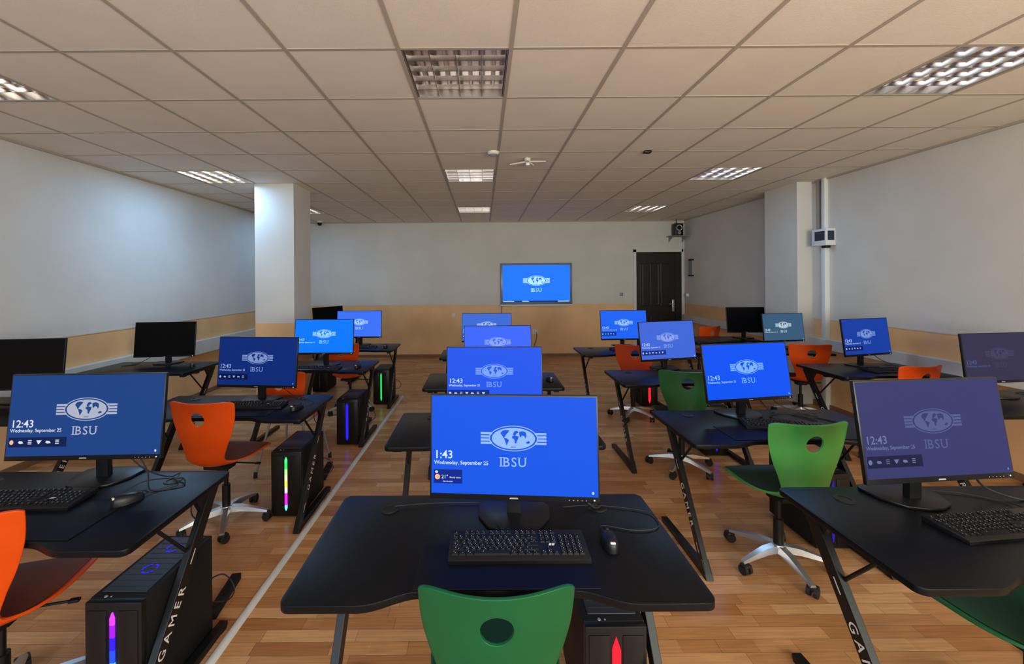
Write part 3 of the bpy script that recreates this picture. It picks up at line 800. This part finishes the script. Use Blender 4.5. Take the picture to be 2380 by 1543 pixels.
def pad_mesh():
    m = MB(); NS, NT = 24, 12
    vs = [shell_pt(0.045 + 0.47 * i / NS, (-1 + 2 * j / NT) * 0.90, 0.0085) for i in range(NS + 1) for j in range(NT + 1)]
    m.mesh(vs, [(i * (NT + 1) + j, i * (NT + 1) + j + 1, (i + 1) * (NT + 1) + j + 1, (i + 1) * (NT + 1) + j) for i in range(NS) for j in range(NT)])
    return m
def shell_object(material, parent):
    me = SH.copy(); me.materials.clear(); me.materials.append(material)
    o = bpy.data.objects.new('seat_shell', me); C.objects.link(o); o.parent = parent; return o
GRP_C = {'orange': 'orange plastic chairs', 'green': 'green plastic chairs'}
def swivel_chair(colour, label, x, y, heading, spin=0.0, mats=None):
    t = thing('swivel_chair', label, 'chair', (x, y, 0), -R(heading), GRP_C[colour])
    a, b = mats or ((M_orange, M_orangeseat) if colour == 'orange' else (M_green, M_greenseat))
    shell_object(a, t)
    pad_mesh().build('seat_pad', b, t, 60)
    m = MB(); m.rbox(-0.07, 0.07, -0.12, 0.08, 0.405, 0.432, 0.006)
    m.prism([(-0.10, 0.41), (0.06, 0.41), (0.03, 0.375), (-0.03, 0.375)], -0.045, 0.045, 'X')
    m.cyl((0.05, 0.02, 0.40), (0.20, 0.03, 0.395), 0.005, n=8); m.rbox(0.19, 0.225, 0.02, 0.04, 0.389, 0.401, 0.003)
    m.build('seat_mechanism', M_blackm, t, 40)
    m = MB(); m.cyl((0, 0, 0.08), (0, 0, 0.26), 0.025, n=20); m.cyl((0, 0, 0.26), (0, 0, 0.40), 0.014, n=16)
    m.build('gas_lift', M_black, t, 40)
    m = MB(); m.lathe([(0.0, 0.118), (0.034, 0.118), (0.040, 0.105), (0.038, 0.075), (0.0, 0.075)], n=24)
    spin = R(spin)
    for k in range(5):
        Mk = Matrix.Rotation(spin + k * 2 * math.pi / 5, 4, 'Z')
        sec = [(0.02, 0.026, 0.116, 0.078), (0.10, 0.024, 0.112, 0.080), (0.18, 0.020, 0.092, 0.070), (0.262, 0.015, 0.068, 0.056)]
        vs = []
        for r_, hw, zt, zb in sec: vs += [(r_, -hw, zb), (r_, hw, zb), (r_, hw * 0.7, zt), (r_, -hw * 0.7, zt)]
        fs = [(4 * i + q, 4 * i + (q + 1) % 4, 4 * i + 4 + (q + 1) % 4, 4 * i + 4 + q) for i in range(3) for q in range(4)] + [(0, 1, 2, 3), (12, 13, 14, 15)]
        m.mesh([Mk @ Vector(v) for v in vs], fs)
    m.build('star_base', M_alu, t, 30)
    for k in range(5):
        Mk = Matrix.Rotation(spin + k * 2 * math.pi / 5, 4, 'Z') @ Matrix.Translation((0.252, 0, 0)) @ Matrix.Rotation(R(70 + 37 * k), 4, 'Z')
        m = MB()
        for s_ in (-1, 1): m.cyl(Mk @ Vector((s_ * 0.008, -0.012, 0.026)), Mk @ Vector((s_ * 0.024, -0.012, 0.026)), 0.026, n=20)
        m.cyl(Mk @ Vector((0, 0, 0.03)), Mk @ Vector((0, 0, 0.062)), 0.007, n=10)
        m.rbox(-0.024, 0.024, -0.034, 0.008, 0.036, 0.056, 0.006, M=Mk)
        m.build('caster', M_rubber, t, 40)
    return t
def four_leg_chair(colour, label, x, y, heading):
    t = thing('four_leg_chair', label, 'chair', (x, y, 0), -R(heading), GRP_C[colour])
    shell_object(M_orange, t); pad_mesh().build('seat_pad', M_orangeseat, t, 60)
    m = MB()
    m.tube([(-0.15, 0.15, 0.425), (-0.15, -0.12, 0.42), (0.15, -0.12, 0.42), (0.15, 0.15, 0.425), (-0.15, 0.15, 0.425)], 0.008, smooth=0)
    m.build('seat_frame', M_alud, t, 40)
    for sx in (-1, 1):
        for sy in (-1, 1):
            m = MB(); p1 = Vector((sx * 0.215, sy * 0.215 - 0.01, 0.02)); m.cyl((sx * 0.15, sy * 0.13, 0.425), p1, 0.010, n=12)
            leg = m.build('leg', M_alud, t, 40)
            m = MB(); m.cyl(p1 + Vector((0, 0, 0.025)), (p1.x * 1.01, p1.y * 1.01, 0.0), 0.015, 0.016, n=12); m.build('leg_tip', M_rubber, leg, 40)
    return t
fc = swivel_chair('green', 'green plastic chair back in the foreground, tucked under the nearest desk', 0.030, 1.30, 0, 10, mats=(mat('emerald_plastic', (0.003, 0.085, 0.028), 0.30, noise=0.05, nscale=8, spec=0.28), M_greenseat))
fc.scale = (0.965, 0.95, 0.935)
swivel_chair('green', 'bright green swivel chair with a silver star base in the right row', 1.675, 2.36, -3, -23, mats=(mat('leaf_green_plastic', (0.045, 0.30, 0.06), 0.30, noise=0.05, nscale=8), M_greenseat))
swivel_chair('green', 'dark green chair before the periwinkle screen', 1.70, 3.56, 14, 25, mats=(M_darkgreen, M_greenseat))
swivel_chair('green', 'dark green seat at the lower right corner, cut by the photo edge', 1.84, 1.40, -6, 60, mats=(M_darkgreen, mat('green_seat_pad', (0.006, 0.075, 0.028), 0.5, bump=0.3, bscale=300)))
swivel_chair('orange', 'whole orange swivel chair behind the left edge desk', -1.745, 2.80, 5, 13)
swivel_chair('orange', 'orange chair at the lower left corner, cut by the photo edge', -1.79, 1.53, -14, 40)
four_leg_chair('orange', 'orange chair on four thin legs behind the navy screen', -1.66, 3.64, 6)
swivel_chair('orange', 'orange chair behind the azure screen, before the green-lit tower desk', -1.66, 5.16, 8, 10)
swivel_chair('orange', 'red-orange chair before the desk near the door', 1.77, 4.90, 14, 30, mats=(mat('red_orange_plastic', (0.55, 0.055, 0.01), 0.38), M_orangeseat))
swivel_chair('orange', 'orange chair back by the right wall, nearest the photo edge', 3.66, 3.70, -8, 20)
swivel_chair('orange', 'orange chair with its seat visible under the right wall desk, before the teal grey screen', 3.72, 4.86, 12, 0)
swivel_chair('orange', 'orange chair farthest back, left of the switched-off right monitor', 3.45, 6.62, -20, 0)

# ------------------------------------------------------------------ computer towers
GRP_T = 'black computer towers with light bars'
def tower(label, x, y, bar, rings=0, h=0.455, w=0.21, d=0.40, front='plain'):
    """x = left side, y = front face"""
    t = thing('computer_tower', label, 'computer', (x + w / 2, y, 0), 0, GRP_T)
    m = MB(); m.rbox(-w / 2, w / 2, 0.022, d, 0.012, h, 0.005); m.build('case', M_blackm, t, 35)
    m = MB(); m.rbox(-w / 2, w / 2, 0.0, 0.028, 0.010, h - 0.002, 0.006)
    m.rbox(-w / 2 + 0.012, -0.022, -0.004, 0.004, 0.03, h - 0.03, 0.003); m.rbox(0.022, w / 2 - 0.012, -0.004, 0.004, 0.03, h - 0.03, 0.003)
    m.build('front_panel', M_black, t, 35)
    # light bar from coloured segments
    segs, width = bar; nz = len(segs); z0, z1 = 0.05, h - 0.035
    ms = []; m = MB(); dz = (z1 - z0) / nz
    for i, c in enumerate(segs):
        if c is None: continue
        nm = 'light_bar_%d_%d_%d' % c
        ms.append(glow(nm, c, 2.2)); zz = z1 - dz * (i + 1)
        wv = width
        if i == 0: m.prism([(-wv, zz), (wv, zz), (wv, zz + dz * .55), (0, zz + dz), (-wv, zz + dz * .55)], -0.006, 0.002, 'Y', mi=len(ms) - 1)
        elif i == nz - 1: m.prism([(-wv, zz + dz), (wv, zz + dz), (wv, zz + dz * .45), (0, zz), (-wv, zz + dz * .45)], -0.006, 0.002, 'Y', mi=len(ms) - 1)
        else: m.box(-wv, wv, -0.006, 0.002, zz, zz + dz, len(ms) - 1)
    m.build('light_bar', ms, t)
    m = MB(); m.rbox(-w / 2 + 0.02, w / 2 - 0.02, 0.05, d - 0.02, h - 0.001, h + 0.004, 0.002)
    for i in range(9): m.box(-w / 2 + 0.03, w / 2 - 0.03, 0.075 + i * 0.032, 0.079 + i * 0.032, h + 0.004, h + 0.0055)
    m.build('top_vent', mat('dark_mesh', (0.02, 0.021, 0.026), 0.5), t)
    if rings:
        m = MB()
        for k in range(2):
            yc = 0.17 + k * 0.13
            for j in range(14):
                if j % 5 == 3: continue
                a0, a1 = 2 * math.pi * j / 14, 2 * math.pi * (j + 0.8) / 14
                m.face([(0.030 * math.cos(a0), yc + 0.030 * math.sin(a0), h + 0.006), (0.030 * math.cos(a1), yc + 0.030 * math.sin(a1), h + 0.006), (0.022 * math.cos(a1), yc + 0.022 * math.sin(a1), h + 0.006), (0.022 * math.cos(a0), yc + 0.022 * math.sin(a0), h + 0.006)])
        m.build('fan_light', glow('fan_glow', (50, 40, 255), 1.0), t)
    m = MB(); m.lathe([(0, 0.003), (0.005, 0.0028), (0.006, 0)], (-0.05, 0.028, h), 14); m.lathe([(0, 0.002), (0.003, 0.0015), (0.0035, 0)], (-0.03, 0.028, h), 10)
    m.build('power_button', M_alud, t, 40)
    m = MB()
    for sx in (-1, 1):
        for sy in (0.06, d - 0.06): m.cyl((sx * (w / 2 - 0.03), sy, 0.0), (sx * (w / 2 - 0.03), sy, 0.014), 0.014, n=12)
    m.build('feet', M_rubber, t, 40)
    return t
B0, G0, RD, CY, MG, YL = (30, 20, 230), (20, 190, 80), (250, 25, 40), (60, 220, 255), (220, 30, 220), (240, 230, 60)
tower('black tower at the lower left with a purple to cyan light bar', -1.472, 1.52, ([(185, 50, 235), (130, 20, 240), (40, 20, 240), (30, 60, 250), CY, CY, CY, G0], 0.008), rings=1)
tower('black tower with a rainbow light bar beside the white floor trunking', -1.468, 2.85, ([(60, 220, 110), (40, 200, 80), (150, 230, 120), (200, 220, 150), YL, (225, 205, 170), MG, MG, (90, 225, 215)], 0.008))
tower('black tower with a plain blue light bar', -1.455, 4.09, ([B0] * 6, 0.011))
tower('black tower with a green light bar, farthest of the left row', -1.445, 5.42, ([G0] * 6, 0.008))
tower('black tower with a red arrow-shaped light bar under the nearest desk', 0.338, 1.40, ([RD] * 4, 0.014), rings=1)
tower('black tower with a blue light bar under the desk of the periwinkle screen', 2.02, 3.78, ([B0] * 5, 0.011))
tower('black tower with a red light bar under the desk near the door', 2.0, 5.25, ([RD] * 5, 0.013))
tower('black tower partly hidden behind the bright green chair', 1.975, 2.47, ([(30, 20, 120)] * 4, 0.006))
tower('unlit black tower under the desk right of the far pillar', -2.50, 6.05, ([(12, 12, 14)] * 4, 0.008))

# ------------------------------------------------------------------ floor trunking
P0, P1 = Vector((-1.140, 5.80, 0)), Vector((-1.182, 1.0, 0))
ang = math.atan2((P0 - P1).y, (P0 - P1).x) - math.pi / 2
L = (P0 - P1).length
m = MB(); m.prism([(-0.021, 0), (0.021, 0), (0.017, 0.009), (0.008, 0.0145), (-0.008, 0.0145), (-0.017, 0.009)], 0.0, L, 'Y', bevel=0.001)
o = tag(m.build('cable_trunking', M_trunk, None, 40), 'long white cable trunking running along the floor beside the left row', 'cable trunking')
o.location = P1; o.rotation_euler = (0, 0, ang)

# ------------------------------------------------------------------ cables
def cable(pts, label, r=0.003, mt=None, group='black cables'):
    m = MB(); m.tube(pts, r, 6); tag(m.build('cable', mt or M_rubber, None, 60), label, 'cable', group)
DZ_ = 0.755
cable([(-1.55, 1.83, 0.90), (-1.48, 1.82, 0.80), (-1.40, 1.74, DZ_), (-1.30, 1.78, DZ_), (-1.33, 1.83, 0.762), (-1.375, 1.83, 0.757)], 'black cable looping on the left edge desk to its grommet')
cable([(-1.62, 1.84, 0.90), (-1.54, 1.87, 0.79), (-1.42, 1.86, DZ_), (-1.36, 1.85, 0.775), (-1.365, 1.83, 0.757)], 'black cable behind the left edge monitor, upper loop')
cable([(-1.40, 1.705, 0.758), (-1.36, 1.76, DZ_), (-1.33, 1.80, DZ_), (-1.36, 1.825, 0.757)], 'thin mouse cord on the left edge desk', 0.0018)
cable([(0.25, 1.56, 0.88), (0.36, 1.60, 0.80), (0.42, 1.585, DZ_), (0.445, 1.592, 0.757)], 'black cable from the nearest monitor to the right grommet', 0.004)
cable([(0.408, 1.428, 0.765), (0.42, 1.47, DZ_), (0.52, 1.44, DZ_), (0.60, 1.45, DZ_), (0.628, 1.50, DZ_), (0.60, 1.56, DZ_), (0.43, 1.60, DZ_), (0.30, 1.59, DZ_)], 'mouse cord looping over the right part of the nearest desk', 0.0018)
cable([(0.06, 1.425, 0.772), (0.04, 1.50, 0.757), (0.05, 1.58, 0.757), (0.0, 1.62, 0.757), (-0.2, 1.62, 0.757), (-0.345, 1.60, 0.757)], 'keyboard cord behind the nearest monitor', 0.002)
cable([(1.90, 1.62, 0.90), (2.0, 1.66, 0.79), (2.1, 1.62, DZ_), (2.2, 1.66, DZ_)], 'black cable behind the dim purple monitor', 0.004)
cable([(2.0, 1.50, 0.772), (2.02, 1.60, DZ_), (1.90, 1.68, DZ_), (1.7, 1.70, DZ_)], 'keyboard cord on the lower right desk', 0.002)
cable([(1.75, 2.66, 0.88), (1.88, 2.70, DZ_), (2.0, 2.62, DZ_), (2.02, 2.50, DZ_), (1.9, 2.52, DZ_), (1.80, 2.60, DZ_), (1.92, 2.68, DZ_), (2.1, 2.66, DZ_)], 'black cable coiled on the desk behind the bright green chair', 0.003)
cable([(1.86, 2.68, 0.86), (1.95, 2.70, 0.79), (2.08, 2.60, DZ_), (2.14, 2.50, DZ_)], 'second black cable on the desk behind the bright green chair', 0.003)
cable([(-1.58, 3.08, 0.90), (-1.50, 3.12, 0.82), (-1.40, 3.10, DZ_), (-1.355, 3.10, 0.757)], 'black cable from the navy monitor to its grommet')
cable([(-1.275, 2.90, 0.758), (-1.22, 2.95, DZ_), (-1.25, 3.02, DZ_), (-1.34, 3.08, 0.757)], 'thin mouse cord on the desk above the rainbow-lit tower', 0.0018)
cable([(-3.50, 4.48, 0.88), (-3.62, 4.46, 0.80), (-3.70, 4.40, DZ_), (-3.78, 4.32, DZ_)], 'black cable hanging behind the left wall monitor')
cable([(3.86, 4.12, 0.88), (3.98, 4.14, 0.80), (4.05, 4.02, DZ_), (4.12, 3.94, DZ_)], 'black cable behind the dark blue right wall monitor')
# cords at the back of the towers
for i, (x, y, lab) in enumerate(((-1.36, 1.955, 'cord looping behind the tower with the purple light'), (-1.36, 3.255, 'reddish cord looping behind the rainbow-lit tower'), (-1.345, 4.495, 'cord looping behind the blue-lit tower'), (-1.33, 5.825, 'cord looping behind the green-lit tower'))):
    cable([(x, y, 0.12), (x + 0.12, y + 0.03, 0.10), (x + 0.165, y + 0.02, 0.17), (x + 0.10, y + 0.04, 0.22), (x + 0.03, y + 0.02, 0.20)], lab, 0.003, mat('dark_red_cord', (0.10, 0.015, 0.01), 0.5) if i == 1 else None)
for i, (x, y, lab) in enumerate(((-1.30, 1.87, 'cord hanging down under the left edge desk'), (-1.27, 3.14, 'cord hanging down under the navy screen desk'), (0.60, 1.55, 'thin reddish cord hanging beside the red-lit tower'), (-1.27, 4.50, 'cord hanging under the azure screen desk'))):
    cable([(x, y, 0.726), (x - 0.01, y - 0.02, 0.60), (x + 0.012, y + 0.02, 0.50), (x - 0.005, y + 0.03, 0.30), (x + 0.01, y + 0.02, 0.10), (x, y + 0.05, 0.004)], lab, 0.0028, mat('dark_red_cord', (0.10, 0.015, 0.01), 0.5) if i == 2 else None)
# power strips on the floor by the left desk frames
def power_strip(x, y, rz, lab):
    t = thing('power_strip', lab, 'power strip', (x, y, 0), R(rz), 'power strips on the floor')
    m = MB(); m.rbox(-0.025, 0.025, -0.14, 0.14, 0.0, 0.035, 0.006); m.build('body', M_blackm, t, 40)
    for k in range(3):
        m = MB(); m.lathe([(0.017, 0.0355), (0.019, 0.0375), (0.016, 0.0375), (0.0, 0.0358)], (0, -0.08 + 0.075 * k, 0), 18); m.build('socket', M_black, t, 40)
power_strip(-1.34, 2.13, 8, 'black power strip behind the tower with the purple light')
power_strip(-1.34, 3.52, 8, 'black power strip on the floor behind the rainbow-lit tower')
power_strip(-1.33, 4.70, 0, 'black power strip on the floor behind the blue-lit tower')

# ------------------------------------------------------------------ wall screen
t = thing('wall_screen', 'large interactive display on the far wall showing the blue emblem', 'screen', (1.125, YB, 1.105))
w, h = 1.50, 0.865
m = MB(); m.rbox(-w / 2, w / 2, -0.075, -0.012, 0.0, h, 0.008); m.rbox(-0.3, 0.3, -0.014, 0.0, 0.2, 0.7, 0.002); m.build('housing', mat('silver_grey_frame', (0.22, 0.27, 0.34), 0.3, metal=0.4), t, 35)
sm = screen_mesh(w - 0.09, h - 0.11, dict(em=1), 'wall'); sm.v = [(v[0], v[1] - 0.0762, v[2] + h / 2 + 0.012) for v in sm.v]
sm.build('screen', [glow('display_wall', (36, 122, 255)), glow('emblem_wall', (185, 240, 255)), glow('writing_wall', (185, 235, 255)), glow('panel_wall', (10, 60, 160)), glow('icon_wall', (255, 255, 255))], t)
m = MB(); zb = 0.055
m.box(-w / 2 + 0.05, w / 2 - 0.05, -0.0775, -0.0762, zb, zb + 0.022)
m.build('task_bar', glow('taskbar_wall', (15, 45, 120)), t)
m = MB()
for x0, x1 in ((-w / 2 + 0.05, -w / 2 + 0.28), (-0.30, -0.16), (w / 2 - 0.30, w / 2 - 0.06)): m.box(x0, x1, -0.0785, -0.0777, zb + 0.004, zb + 0.018)
m.build('task_icons', glow('taskicons_wall', (190, 235, 255)), t)
m = MB(); m.rbox(-w / 2 - 0.01, w / 2 + 0.01, -0.11, -0.02, -0.03, 0.0, 0.006); m.build('pen_tray', M_white, t, 35)
cable([(0.40, YB - 0.03, 1.075), (0.40, YB - 0.02, 0.7), (0.41, YB - 0.025, 0.3), (0.40, YB - 0.03, 0.06)], 'black cable running down the far wall below the wall screen', 0.006)

# ------------------------------------------------------------------ small fittings on walls and ceiling
def socket(x, z, lab, mt=M_white, s=0.045):
    t = thing('wall_socket', lab, 'socket', (x, YB, z), 0, 'sockets on the far wall')
    m = MB(); m.rbox(-s, s, -0.012, 0, -s, s, 0.003); m.build('plate', mt, t, 35)
    m = MB(); m.lathe([(s * 0.6, 0.0125), (s * 0.5, 0.009), (0, 0.009)], n=20, M=Matrix.Rotation(R(90), 4, 'X')); m.build('insert', M_alud, t, 40)
socket(-0.62, 0.885, 'small white socket on the ochre far wall left of the centre monitors', s=0.035)
socket(1.10, 0.52, 'white socket with a hanging lead right of the centre monitors', s=0.055)
socket(2.93, 1.30, 'small dark socket on the white far wall left of the door', M_alud, s=0.035)
cable([(1.12, YB - 0.03, 0.52), (1.13, YB - 0.05, 0.42), (1.08, YB - 0.06, 0.25), (1.05, YB - 0.06, 0.01)], 'dark lead hanging from the far wall socket', 0.006)
cable([(DX1 + 0.035, YB - 0.03, 2.45), (DX1 + 0.035, YB - 0.03, 1.4), (DX1 + 0.035, YB - 0.03, 0.9)], 'white conduit down the corner beside the door', 0.010, M_white, 'white conduits')

# speaker on a bracket shelf in the far right corner
t = thing('shelf', 'small metal bracket shelf high in the corner above the door', 'shelf', (4.08, YB, 2.50))
m = MB(); m.rbox(-0.20, 0.18, -0.26, 0.0, 0, 0.012, 0.003); m.build('board', mat('grey_shelf', (0.30, 0.28, 0.26), 0.5), t)
for sx in (-0.14, 0.14):
    m = MB(); m.prism([(0, 0), (-0.20, 0), (0, -0.11)], sx - 0.004, sx + 0.004, 'X'); m.build('bracket', M_alud, t)
t = thing('speaker', 'black wall speaker with a pale cone on the corner shelf', 'speaker', (4.07, YB - 0.13, 2.512))
m = MB(); m.rbox(-0.085, 0.085, -0.08, 0.08, 0, 0.255, 0.008); m.build('cabinet', M_black, t, 35)
Mx = Matrix.Rotation(R(90), 4, 'X')
m = MB(); m.lathe([(0.062, 0.0), (0.060, 0.006), (0.045, -0.002), (0.02, -0.010), (0.0, 0.0)], (0, -0.081, 0.165), 24, M=Mx); m.build('woofer', mat('pale_cone', (0.7, 0.68, 0.66), 0.4), t, 50)
m = MB(); m.lathe([(0.035, 0.0), (0.033, 0.005), (0.0, 0.003)], (0, -0.081, 0.06), 20, M=Mx); m.build('tweeter', M_alud, t, 50)
cable([(4.07, YB - 0.1, 2.755), (4.07, YB - 0.09, 2.80), (4.07, YB - 0.08, ZC - 0.002)], 'black lead from the wall speaker up to the ceiling', 0.008)

# narrow grey holder on the right wall
t = thing('wall_panel', 'narrow grey panel with dark ends on the right wall beside the door', 'wall panel', (XR, 8.44, 1.68))
m = MB(); m.rbox(-0.035, 0, -0.07, 0.07, 0.0, 0.33, 0.004); m.build('plate', mat('dull_grey', (0.28, 0.27, 0.28), 0.5), t)
m = MB(); m.rbox(-0.045, 0, -0.075, 0.075, -0.01, 0.02, 0.003); m.rbox(-0.045, 0, -0.075, 0.075, 0.31, 0.34, 0.003); m.build('end_cap', M_black, t)

# electrical box and conduits on the right wall
t = thing('electrical_box', 'white electrical box with a dark display window on the right wall conduits', 'electrical box', (XR, 5.17, 2.02))
m = MB(); m.rbox(-0.12, 0, -0.17, 0.05, 0.0, 0.205, 0.006); m.build('case', M_white, t, 35)
m = MB(); m.rbox(-0.123, -0.118, -0.15, 0.0, 0.06, 0.175, 0.002, seg=1); m.rbox(-0.10, -0.02, -0.173, -0.168, 0.06, 0.175, 0.002, seg=1); m.build('window', mat('dark_window', (0.02, 0.025, 0.06), 0.15), t)
m = MB(); m.rbox(-0.07, -0.02, -0.12, -0.04, -0.03, 0.0, 0.004); m.build('cable_gland', M_black, t)
for i, (yy, rr, z0, z1, lab, mt) in enumerate(((5.235, 0.018, 2.20, ZC, 'grey conduit from the electrical box up to the ceiling', mat('grey_conduit', (0.30, 0.27, 0.24), 0.5)),
        (5.13, 0.024, 2.20, ZC, 'white conduit from the electrical box up to the ceiling', M_white), (5.12, 0.030, 0.0, 2.00, 'white conduit from the electrical box down to the floor', M_white))):
    m = MB(); m.rbox(XR - 2 * rr, XR, yy - rr, yy + rr, z0, z1 - 0.001, 0.004)
    tag(m.build('conduit', mt, None, 40), lab, 'conduit', 'conduits on the right wall')

# smoke detector, bracket, sensor and dome camera on the ceiling
t = thing('smoke_detector', 'round white smoke detector on the ceiling near the lit centre light', 'smoke detector', (0.11, 3.97, ZC - 0.007))
m = MB(); m.lathe([(0.0, -0.030), (0.035, -0.030), (0.05, -0.020), (0.058, -0.005), (0.058, 0.0), (0, 0)], n=32); m.build('body', mat('warm_white_plastic', (0.75, 0.66, 0.58), 0.4), t, 45)
m = MB(); m.lathe([(0.042, -0.0262), (0.044, -0.0300), (0.036, -0.0325), (0.034, -0.0310)], n=32); m.build('vent_ring', M_alud, t, 45)
t = thing('ceiling_bracket', 'pale three-armed mounting bracket hanging from the ceiling', 'bracket', (0.46, 4.18, ZC - 0.007), R(8))
m = MB(); m.lathe([(0.0, -0.055), (0.022, -0.052), (0.028, -0.03), (0.035, -0.004), (0.035, 0), (0, 0)], n=20); m.build('hub', M_fan, t, 45)
for k, (ang_, ln) in enumerate(((158, 0.18), (-28, 0.19), (40, 0.10), (-100, 0.12))):
    Mk = Matrix.Rotation(R(ang_), 4, 'Z')
    m = MB(); m.prism([(0.015, -0.045), (ln, -0.058), (ln, -0.048), (0.015, -0.028)], -0.011, 0.011, 'Y', M=Mk); m.build('arm', M_fan, t)
m = MB(); m.rbox(-0.018, 0.018, -0.018, 0.018, -0.075, -0.05, 0.005); m.build('socket', mat('cream', (0.85, 0.8, 0.74), 0.35), t)
t = thing('ceiling_sensor', 'small black sensor on the ceiling right of the bracket', 'sensor', (1.60, 3.99, ZC))
m = MB(); m.rbox(-0.040, 0.030, -0.028, 0.028, -0.022, -0.0, 0.006); m.build('body', M_black, t, 40)
m = MB(); m.lathe([(0, -0.030), (0.012, -0.028), (0.016, -0.02)], n=16); m.build('lens', M_rubber, t, 40)
t = thing('dome_camera', 'small black dome camera at the top of the far wall beside the pillar', 'security camera', (-3.36, 8.55, ZC))
m = MB(); m.lathe([(0, -0.03), (0.055, -0.03), (0.06, 0.0), (0, 0)], n=24); m.build('mount', M_white, t, 40)
m = MB(); m.lathe([(0.0, -0.095), (0.025, -0.088), (0.045, -0.06), (0.05, -0.03), (0, -0.03)], n=24); m.build('dome', M_black, t, 50)
t = thing('door_buzzer', 'small white round fitting on the right wall edge beside the door', 'fitting', (XR, 8.62, 1.28))
m = MB(); m.lathe([(0, 0.05), (0.03, 0.045), (0.04, 0.0), (0, 0)], n=18, M=Matrix.Rotation(R(-90), 4, 'Y')); m.build('cover', M_white, t, 40)
m = MB(); m.lathe([(0, 0.058), (0.010, 0.055), (0.012, 0.045)], n=12, M=Matrix.Rotation(R(-90), 4, 'Y')); m.build('button', M_alud, t, 40)
